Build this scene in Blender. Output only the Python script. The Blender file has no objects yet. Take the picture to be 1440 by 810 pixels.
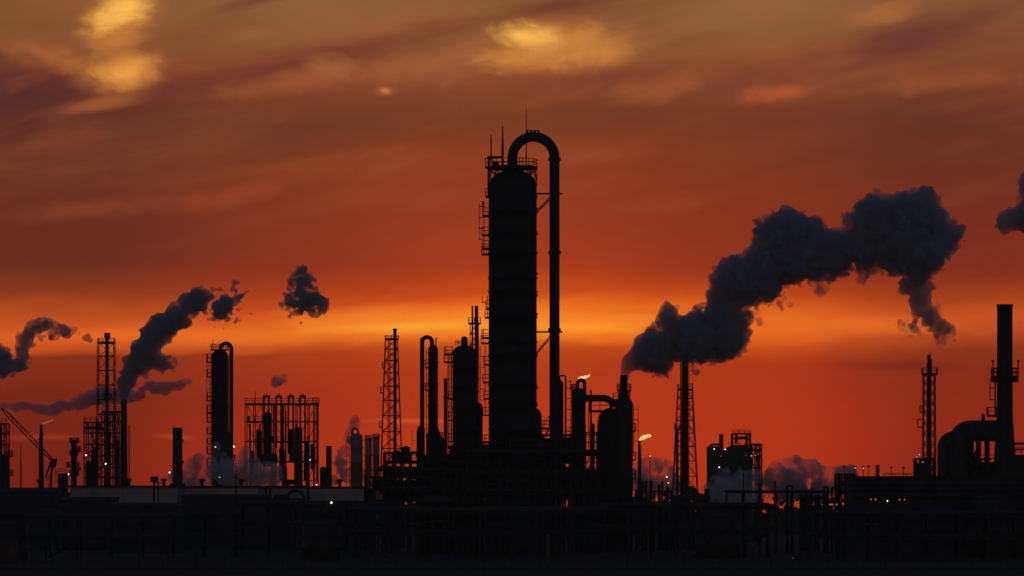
# Oil refinery at sunset: silhouettes of columns, stacks and derricks under a red sky.
import bpy, math, random
import numpy as np

random.seed(7)
scene = bpy.context.scene
COL = scene.collection
R = math.radians

# ----------------------------------------------------------------- camera
F = 5469.0        # focal length in photo pixels (photo is 1440 wide)
HZ = 735.0        # photo row of the true horizon
CAMH = 5.0        # eye height above the ground
cam = bpy.data.cameras.new("camera")
cam.sensor_fit = 'HORIZONTAL'
cam.sensor_width = 36.0
cam.lens = 36.0 * F / 1440.0
cam.shift_y = (HZ - 405.0) / 1440.0
cam.clip_start = 1.0
cam.clip_end = 30000.0
camo = bpy.data.objects.new("camera", cam)
camo.location = (0, 0, CAMH)
camo.rotation_euler = (R(90), 0, 0)
COL.objects.link(camo)
scene.camera = camo

# ----------------------------------------------------------------- render
scene.render.engine = 'CYCLES'
cy = scene.cycles
cy.use_denoising = True
cy.max_bounces = 8
cy.diffuse_bounces = 3
cy.glossy_bounces = 2
cy.transparent_max_bounces = 24
cy.volume_bounces = 3
cy.volume_step_rate = 1.0
cy.sample_clamp_indirect = 4.0
scene.view_settings.view_transform = 'Standard'
scene.view_settings.look = 'None'
scene.view_settings.exposure = 0.0
scene.view_settings.gamma = 1.0
scene.view_settings.use_curve_mapping = False


def lin(c):
    c = c / 255.0
    return c / 12.92 if c <= 0.04045 else ((c + 0.055) / 1.055) ** 2.4


def rgb(r, g, b):
    return (lin(r), lin(g), lin(b), 1.0)


# ----------------------------------------------------------------- tiny node language
class S:
    tree = None

    def __init__(self, sock):
        self.s = sock

    @staticmethod
    def node(kind):
        return S.tree.nodes.new(kind)

    @staticmethod
    def put(inp, v):
        if isinstance(v, S):
            S.tree.links.new(v.s, inp)
        else:
            inp.default_value = v

    @staticmethod
    def m(op, a, b=None, c=None, clamp=False):
        n = S.node('ShaderNodeMath')
        n.operation = op
        n.use_clamp = clamp
        S.put(n.inputs[0], a)
        if b is not None:
            S.put(n.inputs[1], b)
        if c is not None:
            S.put(n.inputs[2], c)
        return S(n.outputs[0])

    def __add__(a, b): return S.m('ADD', a, b)
    def __radd__(a, b): return S.m('ADD', b, a)
    def __sub__(a, b): return S.m('SUBTRACT', a, b)
    def __rsub__(a, b): return S.m('SUBTRACT', b, a)
    def __mul__(a, b): return S.m('MULTIPLY', a, b)
    def __rmul__(a, b): return S.m('MULTIPLY', b, a)
    def __truediv__(a, b): return S.m('DIVIDE', a, b)


def smooth(e0, e1, x, t0=0.0, t1=1.0):
    n = S.node('ShaderNodeMapRange')
    n.interpolation_type = 'SMOOTHSTEP'
    n.clamp = True
    S.put(n.inputs[0], x)
    for i, v in enumerate((e0, e1, t0, t1)):
        S.put(n.inputs[i + 1], v)
    return S(n.outputs[0])


def mixc(fac, a, b):
    n = S.node('ShaderNodeMix')
    n.data_type = 'RGBA'
    S.put(n.inputs[0], fac)
    S.put(n.inputs[6], a)
    S.put(n.inputs[7], b)
    return S(n.outputs[2])


def vec(x, y, z):
    n = S.node('ShaderNodeCombineXYZ')
    for i, v in enumerate((x, y, z)):
        S.put(n.inputs[i], v)
    return S(n.outputs[0])


def noise(v, scale=1.0, detail=4.0, rough=0.5, dist=0.0):
    n = S.node('ShaderNodeTexNoise')
    S.put(n.inputs['Vector'], v)
    n.inputs['Scale'].default_value = scale
    n.inputs['Detail'].default_value = detail
    n.inputs['Roughness'].default_value = rough
    n.inputs['Distortion'].default_value = dist
    return S(n.outputs['Fac'])


def ramp(fac, stops):
    n = S.node('ShaderNodeValToRGB')
    S.put(n.inputs[0], fac)
    e = n.color_ramp.elements
    while len(e) > 1:
        e.remove(e[-1])
    e[0].position, e[0].color = stops[0]
    for p, c in stops[1:]:
        k = e.new(p)
        k.color = c
    return S(n.outputs[0])


# ----------------------------------------------------------------- sky (world), laid out by compass direction and elevation
def build_sky():
    w = bpy.data.worlds.new("World")
    scene.world = w
    w.use_nodes = True
    t = w.node_tree
    t.nodes.clear()
    S.tree = t
    out = t.nodes.new('ShaderNodeOutputWorld')
    bg = t.nodes.new('ShaderNodeBackground')
    t.links.new(bg.outputs[0], out.inputs[0])
    tc = t.nodes.new('ShaderNodeTexCoord')
    sep = t.nodes.new('ShaderNodeSeparateXYZ')
    t.links.new(tc.outputs['Generated'], sep.inputs[0])
    dx, dy, dz = (S(sep.outputs[i]) for i in range(3))
    # sunset side of the sky is +Y.  u: degrees-like compass offset, e: elevation, both in 1/100 of (F units)
    front = smooth(0.25, 0.85, dy)
    dyc = S.m('MAXIMUM', dy, 0.15)
    x = dx / dyc * (F / 100.0) + 7.2         # 0 .. 14.4 covers the photographed sector
    y = 7.35 - dz / dyc * (F / 100.0)        # 0 .. 7.35 down to the horizon
    # slow streaky distortion of the cloud sheets (they rise towards the right)
    ys = y + x * 0.10
    w1 = noise(vec(x * 0.22, ys * 0.75, 3.1), 1.0, 4.0, 0.55, 0.3) - 0.5
    w2 = noise(vec(x * 0.9, ys * 2.2, 8.7), 1.0, 4.0, 0.6, 0.4) - 0.5
    w3 = noise(vec(x * 0.35, ys * 5.0, 1.7), 1.0, 2.0, 0.55) - 0.5
    yw = y + w1 * 0.55 + w3 * 0.14

    def column(stops):
        lo, hi = -9.0, 7.6
        f = (yw - lo) / (hi - lo)
        st = [((yy - lo) / (hi - lo), rgb(*c)) for yy, c in stops]
        return ramp(f, st)

    TOP = [(-9.0, (34, 36, 46)), (-4.0, (62, 55, 54)), (-1.5, (116, 88, 58))]
    c0 = column(TOP + [(0.0, (130, 82, 47)), (0.6, (134, 80, 45)), (1.1, (106, 50, 37)), (1.7, (94, 50, 35)), (2.3, (105, 51, 33)), (3.0, (107, 44, 29)),
                       (3.7, (109, 45, 29)), (4.1, (140, 57, 25)), (4.45, (196, 82, 30)), (4.7, (222, 94, 30)), (4.87, (196, 79, 24)), (5.0, (140, 47, 21)), (5.6, (122, 39, 19)), (6.4, (122, 34, 18)), (7.2, (116, 31, 17))])
    c1 = column(TOP + [(0.0, (140, 94, 55)), (0.6, (142, 88, 51)), (1.2, (130, 64, 40)), (1.7, (111, 56, 35)), (2.4, (130, 59, 32)), (3.0, (128, 53, 30)),
                       (3.7, (143, 51, 26)), (4.1, (178, 63, 22)), (4.4, (218, 83, 25)), (4.65, (240, 118, 32)), (4.8, (226, 108, 32)), (5.0, (168, 59, 20)), (5.6, (164, 49, 19)), (6.4, (172, 49, 19)), (7.2, (172, 47, 18))])
    c2 = column(TOP + [(0.0, (138, 88, 51)), (0.5, (144, 88, 49)), (1.1, (136, 68, 42)), (1.6, (117, 59, 35)), (2.2, (141, 61, 32)), (3.0, (150, 57, 28)),
                       (3.7, (170, 59, 24)), (4.05, (204, 77, 21)), (4.3, (250, 119, 29)), (4.55, (255, 150, 38)), (4.75, (246, 122, 32)), (4.9, (198, 75, 22)), (5.3, (182, 59, 20)), (6.2, (190, 57, 19)), (7.2, (186, 53, 19))])
    c3 = column(TOP + [(0.0, (142, 96, 55)), (0.6, (140, 88, 51)), (1.0, (136, 72, 45)), (1.6, (117, 55, 35)), (2.3, (127, 55, 29)), (3.0, (135, 49, 25)),
                       (3.8, (152, 51, 22)), (4.15, (200, 75, 21)), (4.45, (238, 110, 30)), (4.7, (236, 104, 30)), (4.9, (202, 77, 22)), (5.1, (176, 55, 20)), (5.8, (180, 53, 19)), (6.6, (184, 53, 19)), (7.2, (176, 49, 18))])
    c4 = column(TOP + [(0.0, (134, 86, 52)), (0.6, (128, 72, 45)), (1.0, (124, 64, 41)), (1.6, (103, 51, 35)), (2.3, (109, 49, 31)), (3.0, (121, 45, 27)),
                       (3.8, (133, 45, 24)), (4.2, (166, 63, 23)), (4.5, (206, 84, 30)), (4.75, (176, 68, 29)), (4.95, (142, 51, 21)), (5.3, (140, 43, 19)), (6.0, (148, 41, 18)), (6.7, (144, 39, 17)), (7.2, (136, 37, 17))])
    xw = x + w1 * 1.6
    col = mixc(smooth(0.9, 4.4, xw), c0, c1)
    col = mixc(smooth(3.6, 6.9, xw), col, c2)
    col = mixc(smooth(7.6, 10.8, xw), col, c3)
    col = mixc(smooth(10.6, 13.2, xw), col, c4)

    pos = vec(x, y, 0.0)
    wob_a = w2 * 0.9 + w3 * 0.5
    wob_b = w2 * 1.5 + w3 * 0.8

    w4 = noise(vec(x * 1.3, y * 1.9, 41.0), 1.0, 7.0, 0.68, 0.5) - 0.5
    wob_c = w4 * 1.7 + w2 * 0.7

    def blob(col, c, px, py, rx, ry, rot=0.0, soft=0.8, amt=1.0, rag=False):
        mp = S.node('ShaderNodeMapping')
        mp.vector_type = 'TEXTURE'
        S.put(mp.inputs['Vector'], pos)
        mp.inputs['Location'].default_value = (px, py, 0)
        mp.inputs['Rotation'].default_value = (0, 0, R(rot))
        mp.inputs['Scale'].default_value = (rx, ry, 1)
        ln = S.node('ShaderNodeVectorMath')
        ln.operation = 'LENGTH'
        t.links.new(mp.outputs[0], ln.inputs[0])
        d = S(ln.outputs['Value']) + (wob_c if rag == 2 else wob_b if rag else wob_a)
        return mixc(smooth(1.0, 1.0 - soft, d, 0.0, amt), col, rgb(*c))

    # darker sheet edges, rising to the right
    col = blob(col, (108, 52, 41), 4.5, 0.82, 3.4, 0.30, -12, 1.0, 1.0)
    col = blob(col, (112, 54, 41), 2.4, 1.22, 1.6, 0.24, -8, 1.0, 0.9)
    col = blob(col, (112, 66, 46), 3.4, 0.06, 1.1, 0.14, -16, 1.0, 0.75)
    col = blob(col, (114, 62, 44), 8.0, 0.06, 1.6, 0.26, -9, 1.0, 0.9)
    col = blob(col, (108, 55, 44), 12.9, 0.50, 2.5, 0.44, -15, 1.0, 1.0)
    col = blob(col, (112, 56, 43), 10.8, 1.02, 2.0, 0.34, -9, 1.0, 0.9)
    col = blob(col, (118, 58, 42), 8.4, 1.10, 1.7, 0.28, -4, 1.0, 0.8)
    col = blob(col, (82, 43, 39), 0.1, 1.25, 1.5, 0.66, 14, 0.9, 0.95)
    col = blob(col, (92, 45, 36), 0.3, 1.75, 1.6, 0.4, -4, 1.0, 0.6)
    # soft orange streaks
    col = blob(col, (156, 88, 50), 4.4, 1.12, 2.0, 0.26, -8, 1.0, 0.6, 2)
    col = blob(col, (168, 102, 56), 4.75, 0.98, 0.6, 0.26, 14, 1.0, 0.7, 2)
    col = blob(col, (154, 90, 50), 6.1, 0.95, 1.5, 0.36, -8, 1.0, 0.75, 2)
    col = blob(col, (158, 86, 46), 9.3, 1.22, 1.0, 0.26, -10, 1.0, 0.8, 2)
    col = blob(col, (176, 86, 44), 11.0, 1.32, 0.65, 0.17, -4, 1.0, 0.8, 2)
    col = blob(col, (150, 80, 45), 13.2, 1.16, 1.8, 0.24, -5, 1.0, 0.7, 2)
    col = blob(col, (152, 68, 38), 3.4, 2.74, 1.1, 0.22, -12, 1.0, 0.7, 2)
    col = blob(col, (142, 67, 40), 1.3, 2.93, 1.7, 0.22, -5, 1.0, 0.6, 2)
    col = blob(col, (132, 62, 40), 0.9, 2.0, 1.2, 0.20, -10, 1.0, 0.5, 2)
    col = blob(col, (158, 90, 50), 1.45, 1.47, 0.8, 0.15, -8, 1.0, 0.75)
    col = blob(col, (152, 66, 34), 9.5, 2.9, 0.8, 0.2, -4, 1.0, 0.5, 2)
    col = blob(col, (156, 96, 54), 3.4, 0.48, 0.5, 0.22, -10, 1.0, 0.5, 2)
    # bright sunlit puffs
    col = blob(col, (172, 100, 50), 0.95, 0.86, 1.0, 0.26, 10, 1.0, 0.85, 2)
    col = blob(col, (190, 118, 56), 1.70, 0.95, 0.95, 0.46, -4, 1.0, 0.8)
    col = blob(col, (232, 156, 68), 1.76, 1.0, 0.60, 0.34, -6, 1.0, 1.0, 2)
    col = blob(col, (176, 110, 55), 1.55, 0.45, 0.62, 0.55, 20, 1.0, 0.75)
    col = blob(col, (186, 116, 56), 1.62, 0.58, 0.45, 0.50, 8, 1.0, 0.8, 2)
    col = blob(col, (200, 128, 60), 1.72, 0.20, 0.95, 0.50, -22, 1.0, 0.75)
    col = blob(col, (255, 190, 84), 1.76, 0.13, 0.70, 0.36, -24, 1.0, 1.0, 2)
    col = blob(col, (182, 112, 54), 7.75, 0.66, 1.6, 0.56, -2, 1.0, 0.8)
    col = blob(col, (208, 136, 64), 8.05, 0.64, 1.1, 0.44, 0, 1.0, 0.85, 2)
    col = blob(col, (250, 184, 84), 7.34, 0.50, 0.66, 0.26, 10, 1.0, 1.0, 2)
    col = blob(col, (206, 132, 60), 7.25, 0.82, 0.8, 0.28, -6, 1.0, 0.8, 2)
    col = blob(col, (168, 102, 55), 12.4, 0.2, 0.8, 0.24, -12, 1.0, 0.8, 2)
    col = blob(col, (170, 96, 54), 5.40, 1.27, 0.26, 0.13, 0, 1.0, 0.6, 2)
    col = blob(col, (222, 138, 72), 5.42, 1.28, 0.13, 0.07, 24, 1.0, 0.55, 2)
    # bright streaks inside the glowing band and the low red reef
    col = blob(col, (252, 140, 40), 5.6, 4.50, 2.6, 0.26, -1, 1.0, 0.7)
    col = blob(col, (255, 168, 50), 5.8, 4.60, 1.6, 0.14, -2, 1.0, 0.8)
    col = blob(col, (240, 112, 34), 2.0, 4.72, 2.4, 0.16, 0, 1.0, 0.7)
    col = blob(col, (240, 116, 34), 12.2, 4.58, 2.2, 0.18, 0, 1.0, 0.6)
    col = blob(col, (190, 70, 28), 4.0, 4.30, 2.0, 0.07, -2, 1.0, 0.5)
    col = blob(col, (200, 78, 28), 10.0, 4.40, 2.0, 0.07, 1, 1.0, 0.45)
    col = blob(col, (255, 158, 40), 8.4, 4.62, 1.1, 0.12, 1, 1.0, 0.7)
    col = blob(col, (206, 82, 32), 3.6, 4.93, 0.9, 0.07, -6, 1.0, 0.7)
    col = blob(col, (214, 84, 36), 5.9, 5.92, 1.0, 0.055, 0, 1.0, 0.7)
    col = blob(col, (184, 66, 38), 0.7, 6.15, 1.0, 0.08, 0, 1.0, 0.4)
    col = blob(col, (196, 76, 42), 2.45, 6.14, 0.4, 0.06, 4, 1.0, 0.5)
    col = blob(col, (104, 30, 24), 12.8, 5.15, 1.6, 0.12, 1, 1.0, 0.5)

    # general thin veil texture
    yd = y + x * 0.2
    veil = noise(vec(x * 0.3, yd * 1.5, 20.0), 1.0, 5.0, 0.58, 0.5)
    high = smooth(4.0, 1.8, y)
    col = mixc(smooth(0.46, 0.74, veil, 0.0, 0.24) * high, col, rgb(176, 92, 48))
    col = mixc(smooth(0.5, 0.26, veil, 0.0, 0.26) * high, col, rgb(92, 38, 30))

    # clear dusk sky behind everything else
    sky = t.nodes.new('ShaderNodeTexSky')
    sky.sky_type = 'NISHITA'
    sky.sun_disc = False
    sky.sun_elevation = R(1.0)
    sky.sun_rotation = R(SUN_ROT)
    sky.altitude = 10.0
    nis = t.nodes.new('ShaderNodeVectorMath')
    nis.operation = 'MULTIPLY'
    t.links.new(sky.outputs[0], nis.inputs[0])
    nis.inputs[1].default_value = NISHITA
    dusk = S(nis.outputs[0])
    # below the horizon the far ground hides the sky
    sect = smooth(0.55, 0.12, S.m('ABSOLUTE', dx)) * front
    sect = sect * smooth(0.42, 0.16, dz)
    fin = mixc(sect, dusk, col)
    t.links.new(fin.s, bg.inputs[0])
    bg.inputs[1].default_value = 1.08


SUN_ROT = 0.0
NISHITA = (0.025, 0.042, 0.070)   # dim dusk: high cloud keeps the zenith blue and weak
build_sky()

# ----------------------------------------------------------------- materials
def material(name, base, rough=0.75, metal=0.0, spec=0.25, var=0.35, scale=0.6, streak=True, tint=(0.10, 0.05, 0.03)):
    m = bpy.data.materials.new(name)
    m.use_nodes = True
    t = m.node_tree
    S.tree = t
    b = t.nodes['Principled BSDF']
    tc = t.nodes.new('ShaderNodeTexCoord')
    mp = t.nodes.new('ShaderNodeMapping')
    mp.inputs['Scale'].default_value = (scale, scale, scale * (0.25 if streak else 1.0))
    t.links.new(tc.outputs['Object'], mp.inputs['Vector'])
    n = noise(S(mp.outputs[0]), 1.0, 5.0, 0.6, 0.3)
    lo = tuple(c * (1 - var) for c in base) + (1,)
    hi = tuple(min(1, c * (1 + var)) for c in base) + (1,)
    c = ramp(n, [(0.3, lo), (0.7, hi)])
    n2 = noise(S(mp.outputs[0]), 3.1, 4.0, 0.65)
    c = mixc(smooth(0.58, 0.75, n2, 0.0, 0.6), c, tint + (1,))
    t.links.new(c.s, b.inputs['Base Color'])
    r = smooth(0.2, 0.8, n2, rough - 0.12, min(1.0, rough + 0.12))
    t.links.new(r.s, b.inputs['Roughness'])
    b.inputs['Metallic'].default_value = metal
    b.inputs['Specular IOR Level'].default_value = spec
    return m


def glow(name, color, strength):
    m = bpy.data.materials.new(name)
    m.use_nodes = True
    t = m.node_tree
    b = t.nodes['Principled BSDF']
    b.inputs['Base Color'].default_value = color
    b.inputs['Emission Color'].default_value = color
    b.inputs['Emission Strength'].default_value = strength
    return m


def flame_mat():
    m = bpy.data.materials.new("flame")
    m.use_nodes = True
    t = m.node_tree
    S.tree = t
    b = t.nodes['Principled BSDF']
    tc = t.nodes.new('ShaderNodeTexCoord')
    n = noise(S(tc.outputs['Object']), 1.6, 3.0, 0.6)
    c = ramp(n, [(0.3, (1.0, 0.38, 0.07, 1)), (0.5, (1.0, 0.62, 0.20, 1)), (0.66, (1.0, 0.85, 0.5, 1))])
    b.inputs['Base Color'].default_value = (0, 0, 0, 1)
    t.links.new(c.s, b.inputs['Emission Color'])
    b.inputs['Emission Strength'].default_value = 0.95
    return m


M = {}
M['steel'] = material("dark_painted_steel", (0.06, 0.058, 0.056))
M['iron'] = material("weathered_steel_frame", (0.05, 0.046, 0.042), 0.8)
M['shell'] = material("insulated_vessel_cladding", (0.055, 0.055, 0.055), 0.7, 0.0, 0.25, 0.25, 0.25)
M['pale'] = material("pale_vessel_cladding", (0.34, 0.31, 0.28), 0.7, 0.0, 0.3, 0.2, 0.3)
M['pipe'] = material("insulated_pipe", (0.065, 0.065, 0.068), 0.65, 0.0, 0.3)
M['stack'] = material("stack_steel", (0.08, 0.07, 0.062), 0.8)
M['brick'] = material("sooty_refractory", (0.09, 0.07, 0.06), 0.85)
M['wall'] = material("pale_cladding_wall", (0.42, 0.43, 0.45), 0.7, 0.0, 0.25, 0.15, 0.2)
M['shed'] = material("grey_shed_cladding", (0.055, 0.056, 0.06), 0.75, 0.0, 0.25, 0.25, 0.2)
M['concrete'] = material("concrete", (0.22, 0.215, 0.20), 0.9, 0.0, 0.2, 0.25, 0.4, False)
M['tank'] = material("tank_paint", (0.06, 0.062, 0.068), 0.65, 0.0, 0.3, 0.2, 0.2)
M['red'] = material("red_safety_paint", (0.25, 0.04, 0.025), 0.6)
M['sign'] = material("sign_paint", (0.10, 0.10, 0.105), 0.6, 0.0, 0.3, 0.1)
M['glass'] = material("window_glass", (0.03, 0.035, 0.04), 0.4, 0.0, 0.5, 0.1)
M['lampw'] = glow("lamp_white", (1.0, 0.93, 0.78, 1), 3.0)
M['lampg'] = glow("lamp_greenish", (0.85, 1.0, 0.7, 1), 1.6)
M['lampy'] = glow("lamp_sodium", (1.0, 0.62, 0.25, 1), 1.2)
M['lampr'] = glow("lamp_red", (1.0, 0.12, 0.05, 1), 1.2)
M['lampd'] = glow("lamp_dim", (1.0, 0.45, 0.22, 1), 0.32)
M['pilot'] = glow("pilot_flame", (1.0, 0.35, 0.2, 1), 0.28)
M['flame'] = flame_mat()


# ----------------------------------------------------------------- mesh building
class MB:
    def __init__(s):
        s.v = []
        s.f = []
        s.smooth = []

    def add(s, vs, fs, sm=False):
        o = len(s.v)
        s.v.extend(vs)
        s.f.extend([tuple(i + o for i in f) for f in fs])
        s.smooth.extend([sm] * len(fs))
        return s

    def box(s, x0, x1, y0, y1, z0, z1):
        if x0 > x1: x0, x1 = x1, x0
        if y0 > y1: y0, y1 = y1, y0
        if z0 > z1: z0, z1 = z1, z0
        vs = [(x, y, z) for z in (z0, z1) for y in (y0, y1) for x in (x0, x1)]
        return s.add(vs, [(0, 2, 3, 1), (4, 5, 7, 6), (0, 1, 5, 4), (2, 6, 7, 3), (0, 4, 6, 2), (1, 3, 7, 5)])

    def path(s, pts, r, n=8, caps=True, sm=None):
        pts = [np.array(p, float) for p in pts]
        if not hasattr(r, '__len__'):
            r = [r] * len(pts)
        sm = (n > 5) if sm is None else sm
        tang = []
        for i in range(len(pts)):
            a = pts[max(0, i - 1)]
            b = pts[min(len(pts) - 1, i + 1)]
            d = b - a
            tang.append(d / (np.linalg.norm(d) + 1e-12))
        t0 = tang[0]
        up = np.array((0, 0, 1.0)) if abs(t0[2]) < 0.9 else np.array((0, 1.0, 0))
        u = np.cross(up, t0); u /= np.linalg.norm(u)
        vs = []
        off = math.pi / 4 if n == 4 else 0.0
        for p, tg, rr in zip(pts, tang, r):
            u = u - tg * np.dot(u, tg); u /= np.linalg.norm(u)
            w = np.cross(tg, u)
            for k in range(n):
                a = 2 * math.pi * k / n + off
                q = p + (u * math.cos(a) + w * math.sin(a)) * rr
                vs.append(tuple(q))
        fs = []
        for i in range(len(pts) - 1):
            for k in range(n):
                a, b = i * n + k, i * n + (k + 1) % n
                fs.append((a, b, b + n, a + n))
        o = len(s.v)
        s.add(vs, fs, sm)
        if caps:
            s.f.append(tuple(o + k for k in range(n))[::-1]); s.smooth.append(False)
            e = o + (len(pts) - 1) * n
            s.f.append(tuple(e + k for k in range(n))); s.smooth.append(False)
        return s

    def bar(s, p, q, t):
        return s.path([p, q], t * 0.7071, 4)

    def lathe(s, prof, n=28, c=(0, 0), sm=True):
        vs, fs = [], []
        for r, z in prof:
            for k in range(n):
                a = 2 * math.pi * k / n
                vs.append((c[0] + r * math.cos(a), c[1] + r * math.sin(a), z))
        for i in range(len(prof) - 1):
            for k in range(n):
                a, b = i * n + k, i * n + (k + 1) % n
                fs.append((a, b, b + n, a + n))
        o = len(s.v)
        s.add(vs, fs, sm)
        if prof[0][0] > 1e-6:
            s.f.append(tuple(o + k for k in range(n))[::-1]); s.smooth.append(False)
        if prof[-1][0] > 1e-6:
            e = o + (len(prof) - 1) * n
            s.f.append(tuple(e + k for k in range(n))); s.smooth.append(False)
        return s

    def hdrum(s, p, q, r, n=20):
        """horizontal or slanted drum with domed ends"""
        p = np.array(p, float); q = np.array(q, float)
        d = (q - p) / np.linalg.norm(q - p)
        pts, rs = [], []
        for a in (0, 25, 50, 75):
            pts.append(p - d * r * 0.5 * math.cos(R(a))); rs.append(max(0.02, r * math.sin(R(a))))
        pts.append(p); rs.append(r); pts.append(q); rs.append(r)
        for a in (75, 50, 25, 0):
            pts.append(q + d * r * 0.5 * math.cos(R(a))); rs.append(max(0.02, r * math.sin(R(a))))
        return s.path(pts, rs, n)

    def ring_deck(s, ro, ri, z0, z1, a0=0, a1=360, c=(0, 0), n=24):
        full = abs(a1 - a0) >= 359.9
        m = n if full else n + 1
        vs, fs = [], []
        for k in range(m):
            a = R(a0 + (a1 - a0) * k / n)
            for r, z in ((ri, z0), (ro, z0), (ro, z1), (ri, z1)):
                vs.append((c[0] + r * math.cos(a), c[1] + r * math.sin(a), z))
        for k in range(n):
            i, j = k * 4, ((k + 1) % m) * 4
            for e in range(4):
                fs.append((i + e, i + (e + 1) % 4, j + (e + 1) % 4, j + e))
        if not full:
            fs.append((0, 3, 2, 1)); e = (m - 1) * 4
            fs.append((e, e + 1, e + 2, e + 3))
        return s.add(vs, fs)

    def ring_rail(s, r, z, h, t, a0=0, a1=360, c=(0, 0), n=16):
        pts = [(c[0] + r * math.cos(R(a0 + (a1 - a0) * k / n)), c[1] + r * math.sin(R(a0 + (a1 - a0) * k / n))) for k in range(n + 1)]
        for hh in (h, h * 0.5):
            for a, b in zip(pts[:-1], pts[1:]):
                s.bar((a[0], a[1], z + hh), (b[0], b[1], z + hh), t)
        for a in pts:
            s.bar((a[0], a[1], z), (a[0], a[1], z + h), t)
        return s

    def rail(s, pts, h, t, step=1.6):
        for a, b in zip(pts[:-1], pts[1:]):
            a = np.array(a, float); b = np.array(b, float)
            L = np.linalg.norm(b - a)
            up = np.array((0, 0, h))
            s.bar(a + up, b + up, t)
            s.bar(a + up * 0.5, b + up * 0.5, t)
            m = max(1, int(round(L / step)))
            for k in range(m + 1):
                p = a + (b - a) * k / m
                s.bar(p, p + up, t)
        return s

    def ladder(s, x, y, z0, z1, w=0.5, t=0.09, cage=True, dx=-1, step=0.9):
        s.bar((x, y - w / 2, z0), (x, y - w / 2, z1), t)
        s.bar((x, y + w / 2, z0), (x, y + w / 2, z1), t)
        z = z0 + step
        while z < z1:
            s.bar((x, y - w / 2, z), (x, y + w / 2, z), t * 0.7)
            z += step
        if cage:
            z = z0 + 2.4
            while z < z1:
                s.bar((x, y - w / 2, z), (x + dx * 0.8, y - w / 2, z), t * 0.8)
                s.bar((x + dx * 0.8, y - w / 2, z), (x + dx * 0.8, y + w / 2, z), t * 0.8)
                s.bar((x, y + w / 2, z), (x + dx * 0.8, y + w / 2, z), t * 0.8)
                z += 1.8
            if z1 - z0 > 3:
                s.bar((x + dx * 0.8, y, z0 + 2.4), (x + dx * 0.8, y, z1), t * 0.8)
        return s

    def lattice(s, cx, cy_, z0, z1, w0, w1, n, t, brace='x', d0=None, d1=None):
        """square tapering trussed tower"""
        d0 = w0 if d0 is None else d0
        d1 = w1 if d1 is None else d1
        def corner(k, f):
            sx = (-1, 1, 1, -1)[k]; sy = (-1, -1, 1, 1)[k]
            return np.array((cx + sx * (w0 + (w1 - w0) * f) / 2, cy_ + sy * (d0 + (d1 - d0) * f) / 2, z0 + (z1 - z0) * f))
        for k in range(4):
            s.bar(corner(k, 0), corner(k, 1), t * 1.35)
        fr = [0.0]
        w = w0
        hs = []
        for i in range(n):
            hs.append(w0 + (w1 - w0) * (i + 0.5) / n)
        tot = sum(hs)
        for h in hs:
            fr.append(fr[-1] + h / tot)
        for i in range(n):
            a, b = fr[i], fr[i + 1]
            for k in range(4):
                j = (k + 1) % 4
                s.bar(corner(k, b), corner(j, b), t)
                if brace == 'x':
                    s.bar(corner(k, a), corner(j, b), t * 0.8)
                    s.bar(corner(j, a), corner(k, b), t * 0.8)
                elif brace == 'k':
                    mid = (corner(k, b) + corner(j, b)) / 2
                    s.bar(corner(k, a), mid, t * 0.8)
                    s.bar(corner(j, a), mid, t * 0.8)
                else:
                    if i % 2:
                        s.bar(corner(k, a), corner(j, b), t * 0.8)
                    else:
                        s.bar(corner(j, a), corner(k, b), t * 0.8)
        return s

    def frame(s, xs, ys, zs, t, brace=0.5, seed=1):
        """steel frame of columns at xs x ys with beams at every height zs"""
        rnd = random.Random(seed)
        for x in xs:
            for y in ys:
                s.bar((x, y, 0), (x, y, zs[-1]), t * 1.2)
        for z in zs:
            for y in ys:
                s.bar((xs[0], y, z), (xs[-1], y, z), t)
            for x in xs:
                s.bar((x, ys[0], z), (x, ys[-1], z), t)
        lv = [0] + list(zs)
        for a, b in zip(lv[:-1], lv[1:]):
            for i in range(len(xs) - 1):
                if rnd.random() < brace:
                    y = rnd.choice(ys)
                    p, q = ((xs[i], y, a), (xs[i + 1], y, b))
                    if rnd.random() < 0.5:
                        p, q = (xs[i + 1], y, a), (xs[i], y, b)
                    s.bar(p, q, t * 0.7)
        return s

    def build(s, name, mat, parent=None):
        me = bpy.data.meshes.new(name)
        me.from_pydata([tuple(map(float, v)) for v in s.v], [], s.f)
        me.polygons.foreach_set('use_smooth', s.smooth)
        me.materials.append(mat)
        me.update()
        o = bpy.data.objects.new(name, me)
        COL.objects.link(o)
        if parent is not None:
            o.parent = parent
        return o


def dome(r, z, h, n=7):
    return [(max(1e-7, r * math.cos(R(90.0 * i / n))), z + h * math.sin(R(90.0 * i / n))) for i in range(n + 1)]


def arc(cx, cz, r, a0, a1, y=0.0, n=14, rz=None):
    rz = r if rz is None else rz
    return [(cx + r * math.cos(R(a0 + (a1 - a0) * i / n)), y, cz + rz * math.sin(R(a0 + (a1 - a0) * i / n))) for i in range(n + 1)]


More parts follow.
